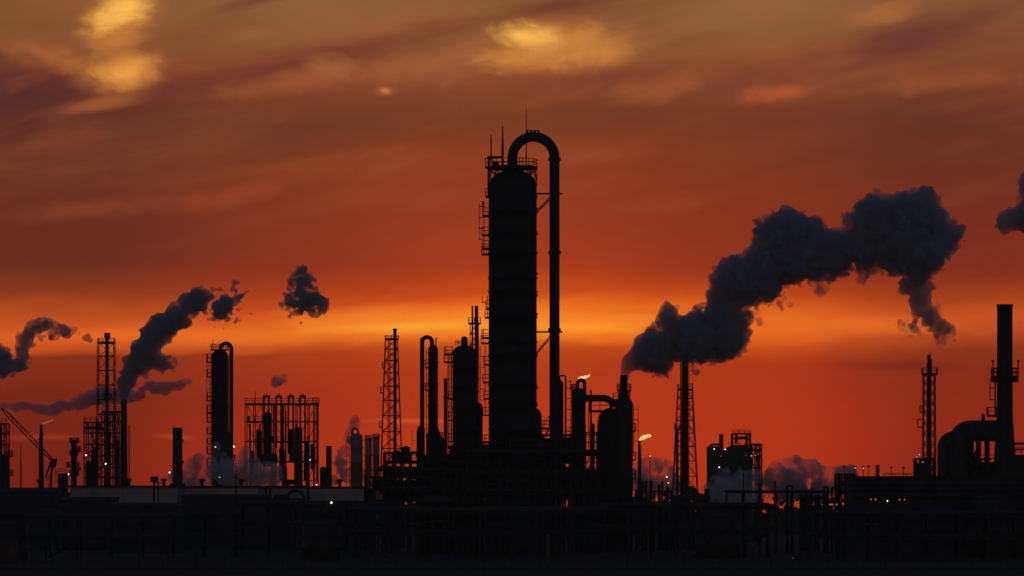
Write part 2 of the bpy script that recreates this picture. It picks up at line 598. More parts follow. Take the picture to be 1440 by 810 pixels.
class Thing:
    """One thing standing on the ground D metres away; x()/z() turn measured photo columns/rows into its own metres."""
    def __init__(s, name, label, cat, px, D, group=None):
        s.px, s.D, s.k = px, D, D / F
        s.o = bpy.data.objects.new(name, None)
        s.o.location = ((px - 720.0) * D / F, D, 0)
        s.o.empty_display_size = 2
        COL.objects.link(s.o)
        s.o['label'] = label
        s.o['category'] = cat
        s.o['kind'] = 'thing'
        if group:
            s.o['group'] = group

    def x(s, px): return (px - s.px) * s.k
    def z(s, py): return CAMH + (HZ - py) * s.k
    def part(s, name, mb, mat, parent=None, label=None):
        o = mb.build(name, M[mat], parent or s.o)
        if label:
            o['label'] = label
        return o

    def lamp(s, px, py, dy=-1.0, kind='lampw', r=0.55, parent=None):
        rr = r * s.k * 1.3
        mb = MB()
        x, z = s.x(px), s.z(py)
        mb.lathe([(1e-7, z - rr), (rr * 0.75, z - rr * 0.6), (rr, z), (rr * 0.75, z + rr * 0.6), (1e-7, z + rr)], 8, (x, dy))
        return s.part('lamp', mb, kind, parent)

    def platform(s, x0, x1, py, y0, y1, h=None, t=None, mat='iron', thick=None, sides='lrf', parent=None):
        """rectangular grating platform with its railing as a sub-part"""
        t = t or 0.11 * max(1.0, s.k * 8)
        th = thick or 0.22
        a, b, z = s.x(x0), s.x(x1), s.z(py)
        m = MB().box(a, b, y0, y1, z - th, z)
        d = s.part('platform', m, mat, parent)
        g = MB()
        h = h or 1.1
        g.rail([(a, y1, z), (a, y0, z), (b, y0, z), (b, y1, z)], h, t)
        s.part('railing', g, mat, d)
        return d

    def ring_platform(s, r, ri, py, h=1.1, a0=0, a1=360, c=(0, 0), t=0.1, thick=0.22, mat='iron'):
        z = s.z(py)
        d = s.part('platform', MB().ring_deck(r, ri, z - thick, z, a0, a1, c), mat)
        s.part('railing', MB().ring_rail(r - 0.05, z, h, t, a0, a1, c), mat, d)
        return d


def tag(o, label, cat, group=None, kind=None):
    if kind:
        o['kind'] = kind
    if label:
        o['label'] = label
    if cat:
        o['category'] = cat
    if group:
        o['group'] = group
    return o


def copy_thing(src, loc, label, group=None):
    c = src.copy(); COL.objects.link(c)
    c.location = loc
    c['label'] = label
    if group:
        c['group'] = group
    for ch in list(src.children):
        d = ch.copy(); COL.objects.link(d); d.parent = c
        for g in list(ch.children):
            e = g.copy(); COL.objects.link(e); e.parent = d
    return c

# ----------------------------------------------------------------- steam and smoke: closed puffy hulls filled with an even scattering volume
def steam_mat(name, color, density, aniso=0.0):
    m = bpy.data.materials.new(name)
    m.use_nodes = True
    t = m.node_tree
    t.nodes.clear()
    out = t.nodes.new('ShaderNodeOutputMaterial')
    v = t.nodes.new('ShaderNodeVolumePrincipled')
    v.inputs['Color'].default_value = color + (1,)
    v.inputs['Density'].default_value = density
    v.inputs['Anisotropy'].default_value = aniso
    t.links.new(v.outputs[0], out.inputs['Volume'])
    return m


def bank_mat(name, color, density, scale):
    """drifting ground steam: uneven density in its own space, thin towards the outside of each lump"""
    m = steam_mat(name, color, 0.0, 0.0)
    t = m.node_tree
    S.tree = t
    v = [n for n in t.nodes if n.type == 'PRINCIPLED_VOLUME'][0]
    tc = t.nodes.new('ShaderNodeTexCoord')
    n = noise(S(tc.outputs['Object']), scale, 3.0, 0.6, 0.5)
    t.links.new(smooth(0.38, 0.66, n, 0.06 * density, density).s, v.inputs['Density'])
    return m


def spline_noise(shape, cell, rng):
    """smooth random field (cubic B-spline over a random lattice), unit variance"""
    a = rng.standard_normal([int(math.ceil(n / cell)) + 5 for n in shape]).astype(np.float32)
    for ax, n in enumerate(shape):
        p = np.arange(n) / cell + rng.random()
        i = np.floor(p).astype(int)
        f = (p - i).astype(np.float32)
        w = [(1 - f) ** 3 / 6, (3 * f ** 3 - 6 * f ** 2 + 4) / 6, (-3 * f ** 3 + 3 * f ** 2 + 3 * f + 1) / 6, f ** 3 / 6]
        sh = [1, 1, 1]; sh[ax] = n
        b = 0
        for k in range(4):
            b = b + np.take(a, i + k, axis=ax) * w[k].reshape(sh)
        a = b
    return a / (a.std() + 1e-9)


def surface_net(f):
    """closed quad surface around f > 0 (f must be negative on the border)"""
    s = f > 0
    nx, ny, nz = f.shape
    cs = [(i, j, k) for i in (0, 1) for j in (0, 1) for k in (0, 1)]
    def sl(i, j, k): return (slice(i, nx - 1 + i), slice(j, ny - 1 + j), slice(k, nz - 1 + k))
    cnt = np.zeros((nx - 1, ny - 1, nz - 1), np.int8)
    for c in cs:
        cnt += s[sl(*c)]
    act = (cnt > 0) & (cnt < 8)
    idx = np.full(act.shape, -1, np.int64)
    ii = np.argwhere(act)
    idx[act] = np.arange(len(ii))
    acc = np.zeros((len(ii), 3)); num = np.zeros(len(ii))
    I, J, K = ii.T
    for a in range(8):
        for ax in range(3):
            c0 = cs[a]
            if c0[ax]:
                continue
            c1 = list(c0); c1[ax] = 1
            v0 = f[I + c0[0], J + c0[1], K + c0[2]]
            v1 = f[I + c1[0], J + c1[1], K + c1[2]]
            x = (v0 > 0) != (v1 > 0)
            tt = np.where(x, v0 / np.where(x, v0 - v1, 1), 0)
            p = np.stack([np.full(len(ii), float(c0[q])) for q in range(3)], 1)
            p[:, ax] += tt
            acc[x] += p[x]; num[x] += 1
    vs = ii + acc / np.maximum(num, 1)[:, None]
    fs = []
    for ax in range(3):
        a0 = [slice(1, -1)] * 3; a1 = [slice(1, -1)] * 3
        a0[ax] = slice(0, -1); a1[ax] = slice(1, None)
        s0, s1 = s[tuple(a0)], s[tuple(a1)]
        e = np.argwhere(s0 != s1)
        flip = s1[tuple(e.T)]
        o = np.ones(3, int); o[ax] = 0
        g = e + o            # grid point (lower end of the edge)
        u, w = [q for q in range(3) if q != ax]
        def cell(du, dw):
            q = g.copy(); q[:, u] += du; q[:, w] += dw
            return idx[tuple(q.T)]
        q = np.stack([cell(-1, -1), cell(0, -1), cell(0, 0), cell(-1, 0)], 1)
        if ax == 1:
            q = q[:, ::-1]
        q[flip] = q[flip][:, ::-1]
        fs.append(q)
    return vs, np.concatenate(fs)


def plume(name, label, cat, D, circ, mat, cell=1.5, bumps=((26, 5.0), (12, 3.0), (5.5, 1.6)), rag=1.0, seed=1, blend=5.0, group=None, depth=1.0, keep=0.02, chain=0, full=26.0):
    """circ: (column, row, radius[, raggedness]) in photo pixels, laid D metres away; radii and lumps are scaled to real size there."""
    rng = np.random.default_rng(seed)
    circ = [c if len(c) == 4 else c + (1.0,) for c in circ]
    if chain:      # fill in between consecutive puffs of a drawn-out trail
        fill = []
        for a, b in zip(circ[:-1], circ[1:]):
            for j in range(chain):
                t = (j + 1) / (chain + 1)
                fill.append(tuple(p + (q - p) * t + (rng.uniform(-1.2, 1.2) if e < 2 else 0) for e, (p, q) in enumerate(zip(a, b))))
        circ = circ + fill
    pad = 6 + sum(b for _, b in bumps) * 1.2
    cx = np.array([c[0] for c in circ]); cz = np.array([-c[1] for c in circ]); cr = np.array([c[2] for c in circ])
    cd = rng.uniform(-0.35, 0.35, len(circ)) * cr * depth
    lo = np.array([(cx - cr).min() - pad, (cd - cr * depth).min() - pad, (cz - cr).min() - pad])
    hi = np.array([(cx + cr).max() + pad, (cd + cr * depth).max() + pad, (cz + cr).max() + pad])
    n = np.ceil((hi - lo) / cell).astype(int) + 1
    ax = [lo[i] + np.arange(n[i]) * cell for i in range(3)]
    f = np.full(n, -60.0, np.float32); rm = np.ones(n, np.float32)
    for c, d in zip(circ, cd):
        x0, z0, r, rg = c[0], -c[1], c[2], c[3]
        m = r + 26
        s = tuple(slice(max(0, np.searchsorted(ax[i], q - mm)), np.searchsorted(ax[i], q + mm)) for i, (q, mm) in enumerate(((x0, m), (d, m * depth), (z0, m))))
        g = r - np.sqrt((ax[0][s[0]] - x0)[:, None, None] ** 2 + ((ax[1][s[1]] - d) / depth)[None, :, None] ** 2 + (ax[2][s[2]] - z0)[None, None, :] ** 2)
        g = g.astype(np.float32)
        h = np.clip(0.5 + 0.5 * (g - f[s]) / blend, 0, 1)
        f[s] = f[s] * (1 - h) + g * h + blend * h * (1 - h)
        amp = rg * min(1.0, max(0.3, r / full))
        rm[s] = rm[s] * (1 - h) + amp * h
    for q, (c, a) in enumerate(bumps):
        nz = spline_noise(n, c / cell, rng)
        if q < 2:
            nz = np.abs(nz) - 0.8
        f += a * rag * rm * nz
    for i in range(3):
        e = [slice(None)] * 3
        for k in (0, -1):
            e[i] = k
            f[tuple(e)] = -5.0
    v, q = surface_net(f)
    # drop crumbs
    par = np.arange(len(v))
    lab = par.copy()
    for _ in range(200):
        mn = lab[q].min(1)
        new = lab.copy()
        for k in range(4):
            np.minimum.at(new, q[:, k], mn)
        new = new[new]
        if (new == lab).all():
            break
        lab = new
    uq, inv, cn = np.unique(lab, return_inverse=True, return_counts=True)
    ok = cn[inv] >= max(24, keep * cn.max())
    q = q[ok[q[:, 0]]]
    used = np.unique(q)
    mp = np.full(len(v), -1); mp[used] = np.arange(len(used))
    v = v[used]; q = mp[q]
    k = D / F
    ox, oz = float(cx.mean()), float(cz.mean())
    w = np.stack([(lo[0] + v[:, 0] * cell - ox) * k, (lo[1] + v[:, 1] * cell) * k, (lo[2] + v[:, 2] * cell - oz) * k], 1)
    me = bpy.data.meshes.new(name)
    me.vertices.add(len(w)); me.vertices.foreach_set('co', w.ravel().astype(np.float32))
    me.loops.add(q.size); me.loops.foreach_set('vertex_index', q.ravel().astype(np.int32))
    me.polygons.add(len(q)); me.polygons.foreach_set('loop_start', (np.arange(len(q)) * 4).astype(np.int32))
    me.polygons.foreach_set('loop_total', np.full(len(q), 4, np.int32))
    me.polygons.foreach_set('use_smooth', np.ones(len(q), bool))
    me.update(calc_edges=True)
    me.validate()
    me.materials.append(mat)
    o = bpy.data.objects.new(name, me)
    o.location = ((ox - 720.0) * k, D, CAMH + (HZ + oz) * k)
    COL.objects.link(o)
    tag(o, label, cat, group)
    return o


SM = {}
SM['thick'] = steam_mat("thick_steam", (0.82, 0.87, 0.95), 1.1)
SM['mid'] = steam_mat("drifting_steam", (0.82, 0.87, 0.95), 0.8)
SM['thin'] = steam_mat("thin_steam", (0.84, 0.87, 0.92), 0.55)
SM['bank'] = bank_mat("ground_steam", (0.96, 0.96, 0.97), 0.95, 0.2)
SM['wisp'] = bank_mat("faint_wisp", (0.86, 0.89, 0.94), 0.9, 0.35)
SM['soft'] = bank_mat("soft_ground_steam", (0.95, 0.955, 0.97), 1.1, 0.14)

P = plume
# big plume from the conical stack: centres and radii along its body
P('steam_plume', 'thick dark steam plume billowing right from the short cone stack', 'steam', 665,
  [(877.3, 536, 6.5, .1), (878.5, 528, 7, .2), (881, 519, 9, .3), (886, 511, 12, .4), (894, 505, 16, .5), (903, 500, 20, .6), (913, 497, 25, .8), (926, 492, 34.0), (941, 442, 16.5, .7), (936, 457, 18, .7), (952, 452, 14, .7), (955, 478, 35.1), (975, 478, 34.0), (992, 470, 38.4), (1010, 468, 38.4),
   (1025, 475, 27.4, 1.2), (1038, 482, 14.2, 1.5), (1018, 430, 28.5), (1008, 446, 25.2), (1030, 402, 30.7), (1024, 386, 20.8), (1045, 395, 38.4), (1070, 385, 40.6), (1036, 445, 21.9), (1090, 330, 31.8), (1095, 365, 42.8), (1115, 335, 38.4), (1120, 362, 37.3),
   (1140, 340, 31.8), (1145, 362, 29.6, 1.2), (1165, 358, 29.6, 1.3), (1185, 352, 29.6, 1.3), (1212, 349, 33.0, 1.1), (1215, 305, 25.2), (1235, 305, 30.7), (1240, 335, 41.7), (1268, 315, 40.6), (1268, 350, 39.5), (1300, 286, 23.0), (1302, 276, 13.1), (1300, 315, 35.1), (1318, 325, 26.3, 1.2),
   (1340, 326, 14.2, 1.7), (1350, 324, 6.0, 1.8), (1295, 355, 37.3), (1290, 385, 24.1, 1.2), (1275, 400, 14.2, 1.5), (1290, 403, 16.4, 1.0), (1291, 416, 14.2, .9), (1294, 428, 13.7, .9), (1298, 440, 14.2, 1.0), (1308, 449, 14.2, 1.2), (1315, 454, 13.1, 1.3), (1322, 459, 14.2, 1.4), (1333, 463, 7.0, 1.6), (1287, 452, 7.0, 1.5), (1280, 458, 5.0, 1.6)],
  SM['thick'], 1.3, ((26, 3.2), (12, 3.6), (6, 3.0), (3.2, 2.0)), 1.0, 17, 2.5, 'steam plumes over the refinery', 0.85, keep=0.001)
# steam from the tall left stack
P('steam_plume', 'dark steam plume rising steeply right from the left refinery stack', 'steam', 1000,
  [(174, 558, 6, .3), (175, 548, 8, .5), (179, 535, 12, .7), (185, 520, 13, .9), (193, 508, 15), (202, 497, 15, 1.1), (207, 484, 15), (214, 472, 16), (222, 463, 16), (232, 456, 16), (243, 449, 16), (253, 441, 14), (262, 432, 13), (272, 425, 13), (280, 418, 12), (290, 416, 9, 1.2), (298, 418, 6, 1.4), (284, 404, 4, 1.6), (250, 430, 4, 1.6), (226, 444, 5, 1.5), (262, 452, 8, 1.5), (214, 490, 8, 1.5), (200, 520, 8, 1.3), (207, 512, 8, 1.3), (214, 508, 8, 1.5), (228, 508, 7, 1.6), (238, 514, 5, 1.8)],
  SM['thick'], 1.2, ((20, 4.4), (9, 3.6), (5, 2.6), (2.8, 1.5)), 0.85, 5, 2.5, 'steam plumes over the refinery', chain=1, full=19.0, keep=0.004)
P('steam_puff', 'torn steam puff just beyond the tip of the left steep plume', 'steam', 1000,
  [(306, 438, 9, 1.2), (314, 431, 13, 1.3), (323, 425, 11, 1.4), (333, 421, 7, 1.6), (322, 412, 5, 1.7), (328, 408, 4, 1.7)], SM['thick'], 1.1, ((16, 4.5), (7, 4.2), (3.6, 3.0)), 1.4, 8, 2.0, 'loose steam puffs', full=11.0, keep=0.004)
P('steam_puff', 'lone ragged dark puff floating above the row of furnace pipes', 'steam', 1000,
  [(425, 399, 13), (420, 412, 10, 1.2), (416, 424, 12, 1.2), (430, 424, 17), (440, 418, 13), (442, 434, 9, 1.4), (425, 437, 7, 1.4), (447, 405, 5, 1.7)], SM['thick'], 1.1, ((18, 4.8), (8, 4.2), (4, 3.2), (2.5, 1.6)), 1.2, 9, 2.0, 'loose steam puffs', full=13.0, keep=0.004)
P('steam_puff', 'tiny torn puff left of the derrick with red top deck', 'steam', 1000,
  [(122, 475, 6, 1.2), (127, 479, 4, 1.5)], SM['mid'], 1.1, ((8, 3.0), (4, 2.2)), 1.0, 10, 2.5, 'loose steam puffs')
P('steam_puff', 'faint small wisp above the furnace frame top rail', 'steam', 1000,
  [(388, 535, 8, 1.2), (398, 531, 6, 1.4), (404, 528, 4, 1.5)], SM['wisp'], 1.2, ((10, 3.0), (5, 2.0)), 1.0, 14, 3, 'loose steam puffs')
P('steam_plume', 'hooked dark steam plume at the far left edge', 'steam', 1000,
  [(-18, 502, 22), (-2, 508, 18), (4, 498, 13), (10, 516, 15), (22, 516, 13), (32, 506, 11), (30, 490, 11), (32, 476, 11), (40, 467, 11), (50, 462, 10), (60, 459, 10), (70, 458, 9), (74, 466, 6, 1.6), (64, 472, 6, 1.8), (76, 462, 7, 1.6), (85, 463, 6, 1.8), (95, 466, 5, 2.0), (88, 470, 4.5, 2.0), (58, 476, 4, 2)],
  SM['mid'], 1.2, ((18, 3.8), (9, 3.2), (4.5, 2.6), (2.8, 1.2)), 0.9, 21, 2.5, 'steam plumes over the refinery', chain=1, full=14.0, keep=0.003)
P('steam_plume', 'long thin grey steam trail lying low behind the left derrick', 'steam', 1040,
  [(-20, 570, 5.1), (-5, 571, 5.1), (12, 572, 5.1), (30, 573, 5.5), (48, 574, 6.0), (64, 575, 6.0), (80, 574, 6.8), (95, 570, 7.6), (110, 567, 7.6), (124, 562, 9.3), (138, 557, 11.0), (152, 555, 11.0), (166, 557, 10.2), (180, 557, 10.2), (196, 557, 7.6), (206, 543, 6.5), (216, 545, 8.6), (230, 545, 7.9), (244, 543, 6.5), (256, 540, 5.8, 1.3), (268, 537, 4.3, 1.5)],
  SM['thin'], 1.2, ((18, 2.0), (8, 2.4), (4.5, 2.0), (2.8, 1.0)), 1.0, 23, 4.0, 'steam plumes over the refinery', chain=2, full=12.0)
P('steam_plume', 'dark steam plume cut by the right edge of the view', 'steam', 700,
  [(1410, 312, 12, 1.2), (1420, 310, 16), (1434, 308, 18), (1452, 300, 26), (1470, 290, 34), (1414, 324, 8, 1.4), (1444, 268, 10, 1.4), (1450, 250, 16)], SM['mid'], 1.5, ((20, 4.6), (10, 3.0), (5, 2.0)), 1.0, 31, 5.0, 'steam plumes over the refinery')
# steam lying about the plant at ground level
P('steam_cloud', 'grey steam cloud puffing up right of the short dark stack', 'steam', 900,
  [(272, 652, 13), (280, 648, 11), (276, 664, 13), (262, 672, 12), (246, 668, 10), (290, 676, 12), (256, 684, 14), (274, 684, 14)], SM['bank'], 1.5, ((18, 5.5), (8, 4.2), (4, 2.4)), 1.0, 41, 6, 'ground level steam clouds')
P('steam_cloud', 'pale steam cloud veiling the foot of the left gooseneck column', 'steam', 885,
  [(299, 646, 11, 1.6), (303, 630, 8, 1.8), (314, 640, 8, 1.8), (300, 664, 16, 1.3), (318, 652, 13, 1.3), (352, 652, 12, 1.4), (378, 664, 10, 1.4), (316, 668, 16), (330, 662, 17), (345, 660, 18), (358, 668, 18), (372, 666, 16), (384, 672, 14), (342, 640, 8, 1.4), (336, 684, 16), (360, 686, 15)], SM['bank'], 1.6, ((18, 5.5), (8, 4.2), (4, 2.4)), 1.0, 42, 8, 'ground level steam clouds')
P('steam_cloud', 'thin smoke haze drifting up between furnace frame and pale column', 'steam', 1020,
  [(494, 600, 9, 1.3), (502, 594, 7, 1.5), (488, 616, 8, 1.2), (482, 634, 9), (478, 652, 11), (486, 668, 12), (500, 672, 12), (470, 676, 10)], SM['bank'], 1.6, ((18, 5.5), (8, 4.2), (4, 2.4)), 1.0, 43, 6, 'ground level steam clouds')
P('steam_cloud', 'grey steam bank lying between the cone stack and the guyed derrick', 'steam', 900,
  [(900, 662, 15), (914, 656, 14), (928, 656, 13), (938, 664, 14), (906, 680, 18), (926, 682, 18), (944, 684, 14), (890, 676, 14)], SM['bank'], 1.6, ((18, 5.5), (8, 4.2), (4, 2.4)), 1.0, 44, 8, 'ground level steam clouds')
P('steam_cloud', 'pale steam cloud spilling in front of the boiler block', 'steam', 960,
  [(1002, 690, 14), (1014, 684, 14, 1.4), (1024, 674, 11, 1.5), (1030, 682, 16), (1040, 664, 8, 1.8), (1046, 676, 15, 1.2), (1058, 670, 11, 1.5), (1056, 678, 13), (1030, 696, 18), (1050, 694, 18), (1062, 688, 10)], SM['bank'], 1.6, ((18, 5.5), (8, 4.2), (4, 2.4)), 1.0, 45, 8, 'ground level steam clouds')
P('steam_cloud', 'wide dark steam bank behind the low racks right of the boiler block', 'steam', 1000,
  [(1078, 686, 15), (1088, 674, 18), (1102, 665, 19), (1118, 660, 16), (1132, 660, 18), (1148, 668, 17), (1158, 676, 14), (1176, 676, 13, 1.3), (1194, 676, 12, 1.3), (1120, 686, 20), (1100, 692, 18), (1150, 690, 16), (1166, 684, 12), (1170, 664, 8, 1.5), (1186, 668, 9, 1.4), (1200, 662, 7, 1.5), (1184, 684, 12)], SM['soft'], 1.6, ((20, 5.5), (9, 4.2), (4, 2.4)), 1.0, 46, 8, 'ground level steam clouds')
# torn shreds drifting off the plumes
P('steam_shred', 'torn thin shreds trailing off the tip of the far left hooked plume', 'steam', 1002,
  [(80, 467, 6), (88, 463, 5), (96, 468, 6), (104, 464, 4), (92, 474, 4), (72, 476, 5), (112, 470, 3)], SM['wisp'], 1.1, ((9, 4.5), (4.5, 3.0)), 1.0, 51, 2.5, 'torn steam shreds', full=7.0, keep=0.003, chain=1)
P('steam_shred', 'torn thin shreds under the steep left plume, above the low grey trail', 'steam', 1004,
  [(208, 500, 7), (218, 508, 8), (230, 510, 8), (238, 516, 6), (242, 522, 4), (226, 520, 5)], SM['wisp'], 1.1, ((10, 4.5), (4.5, 3.0)), 1.0, 52, 2.5, 'torn steam shreds', full=8.0, keep=0.003)
P('steam_shred', 'thin torn shreds off the right flank of the biggest plume', 'steam', 668,
  [(1336, 318, 10), (1346, 326, 9), (1352, 334, 8), (1340, 344, 9), (1334, 356, 8), (1356, 322, 5)], SM['wisp'], 1.2, ((11, 5.5), (5, 3.4)), 1.0, 53, 2.5, 'torn steam shreds', full=9.0, keep=0.003)
P('steam_shred', 'thin torn shreds hanging at the drooping end of the biggest plume', 'steam', 668,
  [(1272, 456, 7), (1282, 462, 8), (1290, 450, 8), (1326, 470, 8), (1338, 460, 7), (1322, 444, 6), (1340, 450, 4)], SM['wisp'], 1.2, ((11, 5.5), (5, 3.4)), 1.0, 54, 2.5, 'torn steam shreds', full=8.0, keep=0.003)
P('steam_shred', 'faint thin shreds along the lower edge of the biggest plume', 'steam', 668,
  [(1050, 462, 9), (1062, 446, 8), (1096, 424, 8), (1112, 428, 5), (1150, 398, 9), (1172, 392, 8), (1218, 384, 7), (1044, 476, 8)], SM['wisp'], 1.2, ((11, 5.0), (5, 3.4)), 1.0, 56, 2.5, 'torn steam shreds', full=9.0, keep=0.003)

# ----------------------------------------------------------------- shared builders for the plant
def vessel_profile(r, z0, zt, dome_h=None, rings=(), skirt=True):
    """column shell from the ground to the top of its domed head, with stiffening rings"""
    dome_h = r * 0.6 if dome_h is None else dome_h
    zs = zt - dome_h
    pr = [(r * (1.05 if skirt else 1.0), z0), (r * (1.05 if skirt else 1.0), z0 + 1.5), (r, z0 + 1.6)]
    for z in sorted(rings):
        if z0 + 2 < z < zs - 0.4:
            pr += [(r, z - 0.11), (r + 0.14, z - 0.1), (r + 0.14, z + 0.1), (r, z + 0.11)]
    pr.append((r, zs))
    pr += dome(r, zs, dome_h)[1:]
    return pr


def side_platforms(T, x_in, x_out, rows, y0=-1.1, y1=1.1, t=None):
    for r in rows:
        T.platform(x_in, x_out, r, y0, y1, t=t)


def pipe_rack(T, x0, x1, top, levels, nb, yw=5.0, t=0.26, pipes=5, pr=(0.18, 0.42), seed=1, hang=True):
    rnd = random.Random(seed)
    a, b = T.x(x0), T.x(x1)
    z = T.z(top)
    zs = [z - i * 3.0 for i in range(levels)][::-1]
    zs = [q for q in zs if q > 1.5] or [z]
    xs = [a + (b - a) * i / nb for i in range(nb + 1)]
    T.part('frame', MB().frame(xs, [-yw / 2, yw / 2], zs, t, 0.3, seed), 'iron')
    for q in zs:
        y = -yw / 2 + 0.6
        n = 0
        while y < yw / 2 - 0.3 and n < pipes:
            r = rnd.uniform(*pr)
            e0 = a - rnd.uniform(-0.5, 1.2); e1 = b + rnd.uniform(-0.5, 1.2)
            pts = [(e0, y, q + r + t * 0.5), (e1, y, q + r + t * 0.5)]
            if hang and rnd.random() < 0.35:
                m = e0 + (e1 - e0) * rnd.uniform(0.25, 0.75)
                w = rnd.uniform(1.2, 2.4)
                zz = q + r + t * 0.5
                h = rnd.uniform(1.0, 2.2)
                pts = [(e0, y, zz), (m - w, y, zz), (m - w, y, zz + h), (m + w, y, zz + h), (m + w, y, zz), (e1, y, zz)]
            T.part('pipe', MB().path(pts, r, 8), 'pipe')
            y += r * 2 + rnd.uniform(0.25, 0.7)
            n += 1


def warehouse(T, x0, x1, top, depth, pitch=0.0, mat='wall', doors=(), windows=(), seed=2, vents=0):
    a, b, z = T.x(x0), T.x(x1), T.z(top)
    m = MB().box(a, b, -depth / 2, depth / 2, 0, z)
    T.part('wall', m, mat)
    r = MB()
    o = 0.35
    if pitch > 0:
        vs = [(a - o, -depth / 2 - o, z + 0.02), (b + o, -depth / 2 - o, z + 0.02), (b + o, depth / 2 + o, z + 0.02), (a - o, depth / 2 + o, z + 0.02), (a - o, 0, z + pitch), (b + o, 0, z + pitch)]
        r.add(vs, [(0, 1, 5, 4), (2, 3, 4, 5), (0, 4, 3), (1, 2, 5), (3, 2, 1, 0)])
    else:
        r.box(a - o, b + o, -depth / 2 - o, depth / 2 + o, z + 0.005, z + 0.45)
    T.part('roof', r, 'shed')
    for d in doors:
        T.part('door', MB().box(T.x(d) - 1.6, T.x(d) + 1.6, -depth / 2 - 0.08, -depth / 2 - 0.003, 0.02, 4.0), 'shed')
    for (wx, wy, ww, wh) in windows:
        T.part('window', MB().box(T.x(wx) - ww / 2, T.x(wx) + ww / 2, -depth / 2 - 0.06, -depth / 2 - 0.003, T.z(wy) - wh / 2, T.z(wy) + wh / 2), 'glass')
    rnd = random.Random(seed)
    for i in range(vents):
        x = a + (b - a) * (i + 0.5) / vents
        zz = z + (pitch if pitch else 0.45) - 0.05
        T.part('roof_vent', MB().lathe([(0.35, zz), (0.35, zz + 1.0), (0.65, zz + 1.05), (0.65, zz + 1.5), (1e-6, zz + 1.7)], 12, (x, 0)), 'steel')


def post_lamp(name, label, px, D, top, group, lit=True, arm=0.0, kind='lampw'):
    T = Thing(name, label, 'lamp post', px, D, group)
    z = T.z(top)
    m = MB().path([(0, 0, 0), (0, 0, z)], [0.14, 0.08], 8)
    if arm:
        m.path([(0, 0, z), (arm, 0, z + 0.15)], 0.06, 6)
    T.part('pole', m, 'iron')
    T.part('lamp_head', MB().box(arm - 0.35, arm + 0.35, -0.25, 0.25, z + 0.02, z + 0.28), 'iron')
    if lit:
        T.lamp(px + arm / T.k, top - 0.2, -0.4, kind, 0.5)
    return T


# ================================================================= the tall central column
T = Thing('distillation_column', 'tallest and widest black column, with a hooked overhead pipe taller than everything', 'column', 721, 640)
r = 33.8 * T.k
rows = (299, 329, 356, 391, 410, 446, 481, 500, 541, 566, 604)
pr = vessel_profile(r, 0, T.z(238.5), 2.7, [T.z(q) for q in rows])
T.part('shell', MB().lathe(pr, 48), 'shell')
# overhead pipe: gooseneck from the head over and down the right side
pw = 7.1 * T.k
pts = [(T.x(720.6), 0, T.z(244)), (T.x(720.6), 0, T.z(222))] + arc(T.x(750.2), T.z(222), 29.6 * T.k, 180, 0, n=18) + [(T.x(779.8), 0, T.z(300)), (T.x(779.8), 0, T.z(400)), (T.x(779.8), 0, 3.0)]
op = T.part('overhead_pipe', MB().path(pts, pw, 20), 'pipe')
for (px, py) in ((720.6, 236), (779.8, 224), (779.8, 355), (779.8, 464)):
    fl = MB().lathe([(pw, T.z(py) - 0.25), (pw + 0.22, T.z(py) - 0.24), (pw + 0.22, T.z(py) + 0.24), (pw, T.z(py) + 0.25)], 20, (T.x(px), 0))
    T.part('flange', fl, 'steel', op)
vv = MB()
for px in (742, 747, 752, 757):
    vv.lathe([(0.16, T.z(187.5)), (0.16, T.z(183)), (0.01, T.z(182.6))], 8, (T.x(px), 0))
vv.bar((T.x(740), 0, T.z(183.5)), (T.x(759), 0, T.z(183.5)), 0.12)
T.part('vent_valve', vv, 'steel', op)
# top deck with struts underneath
d = T.part('platform', MB().ring_deck(34.8 * T.k, 12 * T.k, T.z(237.5), T.z(234.8)), 'iron')
g = MB().ring_rail(34.3 * T.k, T.z(234.8), 1.15, 0.1, 0, 360, n=22)
T.part('railing', g, 'iron', d)
g = MB()
for k in range(16):
    a = 2 * math.pi * k / 16
    ca, sa = math.cos(a), math.sin(a)
    g.bar((34.2 * T.k * ca, 34.2 * T.k * sa, T.z(237)), (34.0 * T.k * ca, 34.0 * T.k * sa, T.z(262)), 0.14)
    g.bar((34.2 * T.k * ca, 34.2 * T.k * sa, T.z(238)), (25 * T.k * ca, 25 * T.k * sa, T.z(246)), 0.12)
    a2 = a + math.pi / 16
    g.bar((34.2 * T.k * ca, 34.2 * T.k * sa, T.z(238)), (34.1 * T.k * math.cos(a2), 34.1 * T.k * math.sin(a2), T.z(256)), 0.1)
T.part('deck_strut', g, 'iron', d)
# davit frame and side deck on the left of the head
g = MB()
g.bar((T.x(687), 0, T.z(276)), (T.x(687), 0, T.z(219.5)), 0.34)
g.bar((T.x(686), 0, T.z(221)), (T.x(708), 0, T.z(221)), 0.36)
g.bar((T.x(689), 0, T.z(221)), (T.x(695), 0, T.z(229)), 0.14)
g.bar((T.x(687), -1.2, T.z(234)), (T.x(687), -1.2, T.z(222)), 0.14)
T.part('davit', g, 'iron')
T.platform(682.4, 690, 234.8, -1.3, 1.3, 1.3)
T.part('control_box', MB().box(T.x(693), T.x(702), -0.6, 0.6, T.z(234.5), T.z(228.5)), 'steel')
for (px, top, w, base) in ((690.6, 190, 0.12, 222), (706.8, 177, 0.19, 235), (740, 155, 0.10, 235)):
    T.part('mast', MB().path([(T.x(px), -1.0 if px < 700 else -2.2 if px > 720 else 0.0, T.z(base + 1)), (T.x(px), -1.0 if px < 700 else -2.2 if px > 720 else 0.0, T.z(base - 25)), (T.x(px), -1.0 if px < 700 else -2.2 if px > 720 else 0.0, T.z(top))], [w, w, w * 0.45], 6), 'iron')
g = MB()
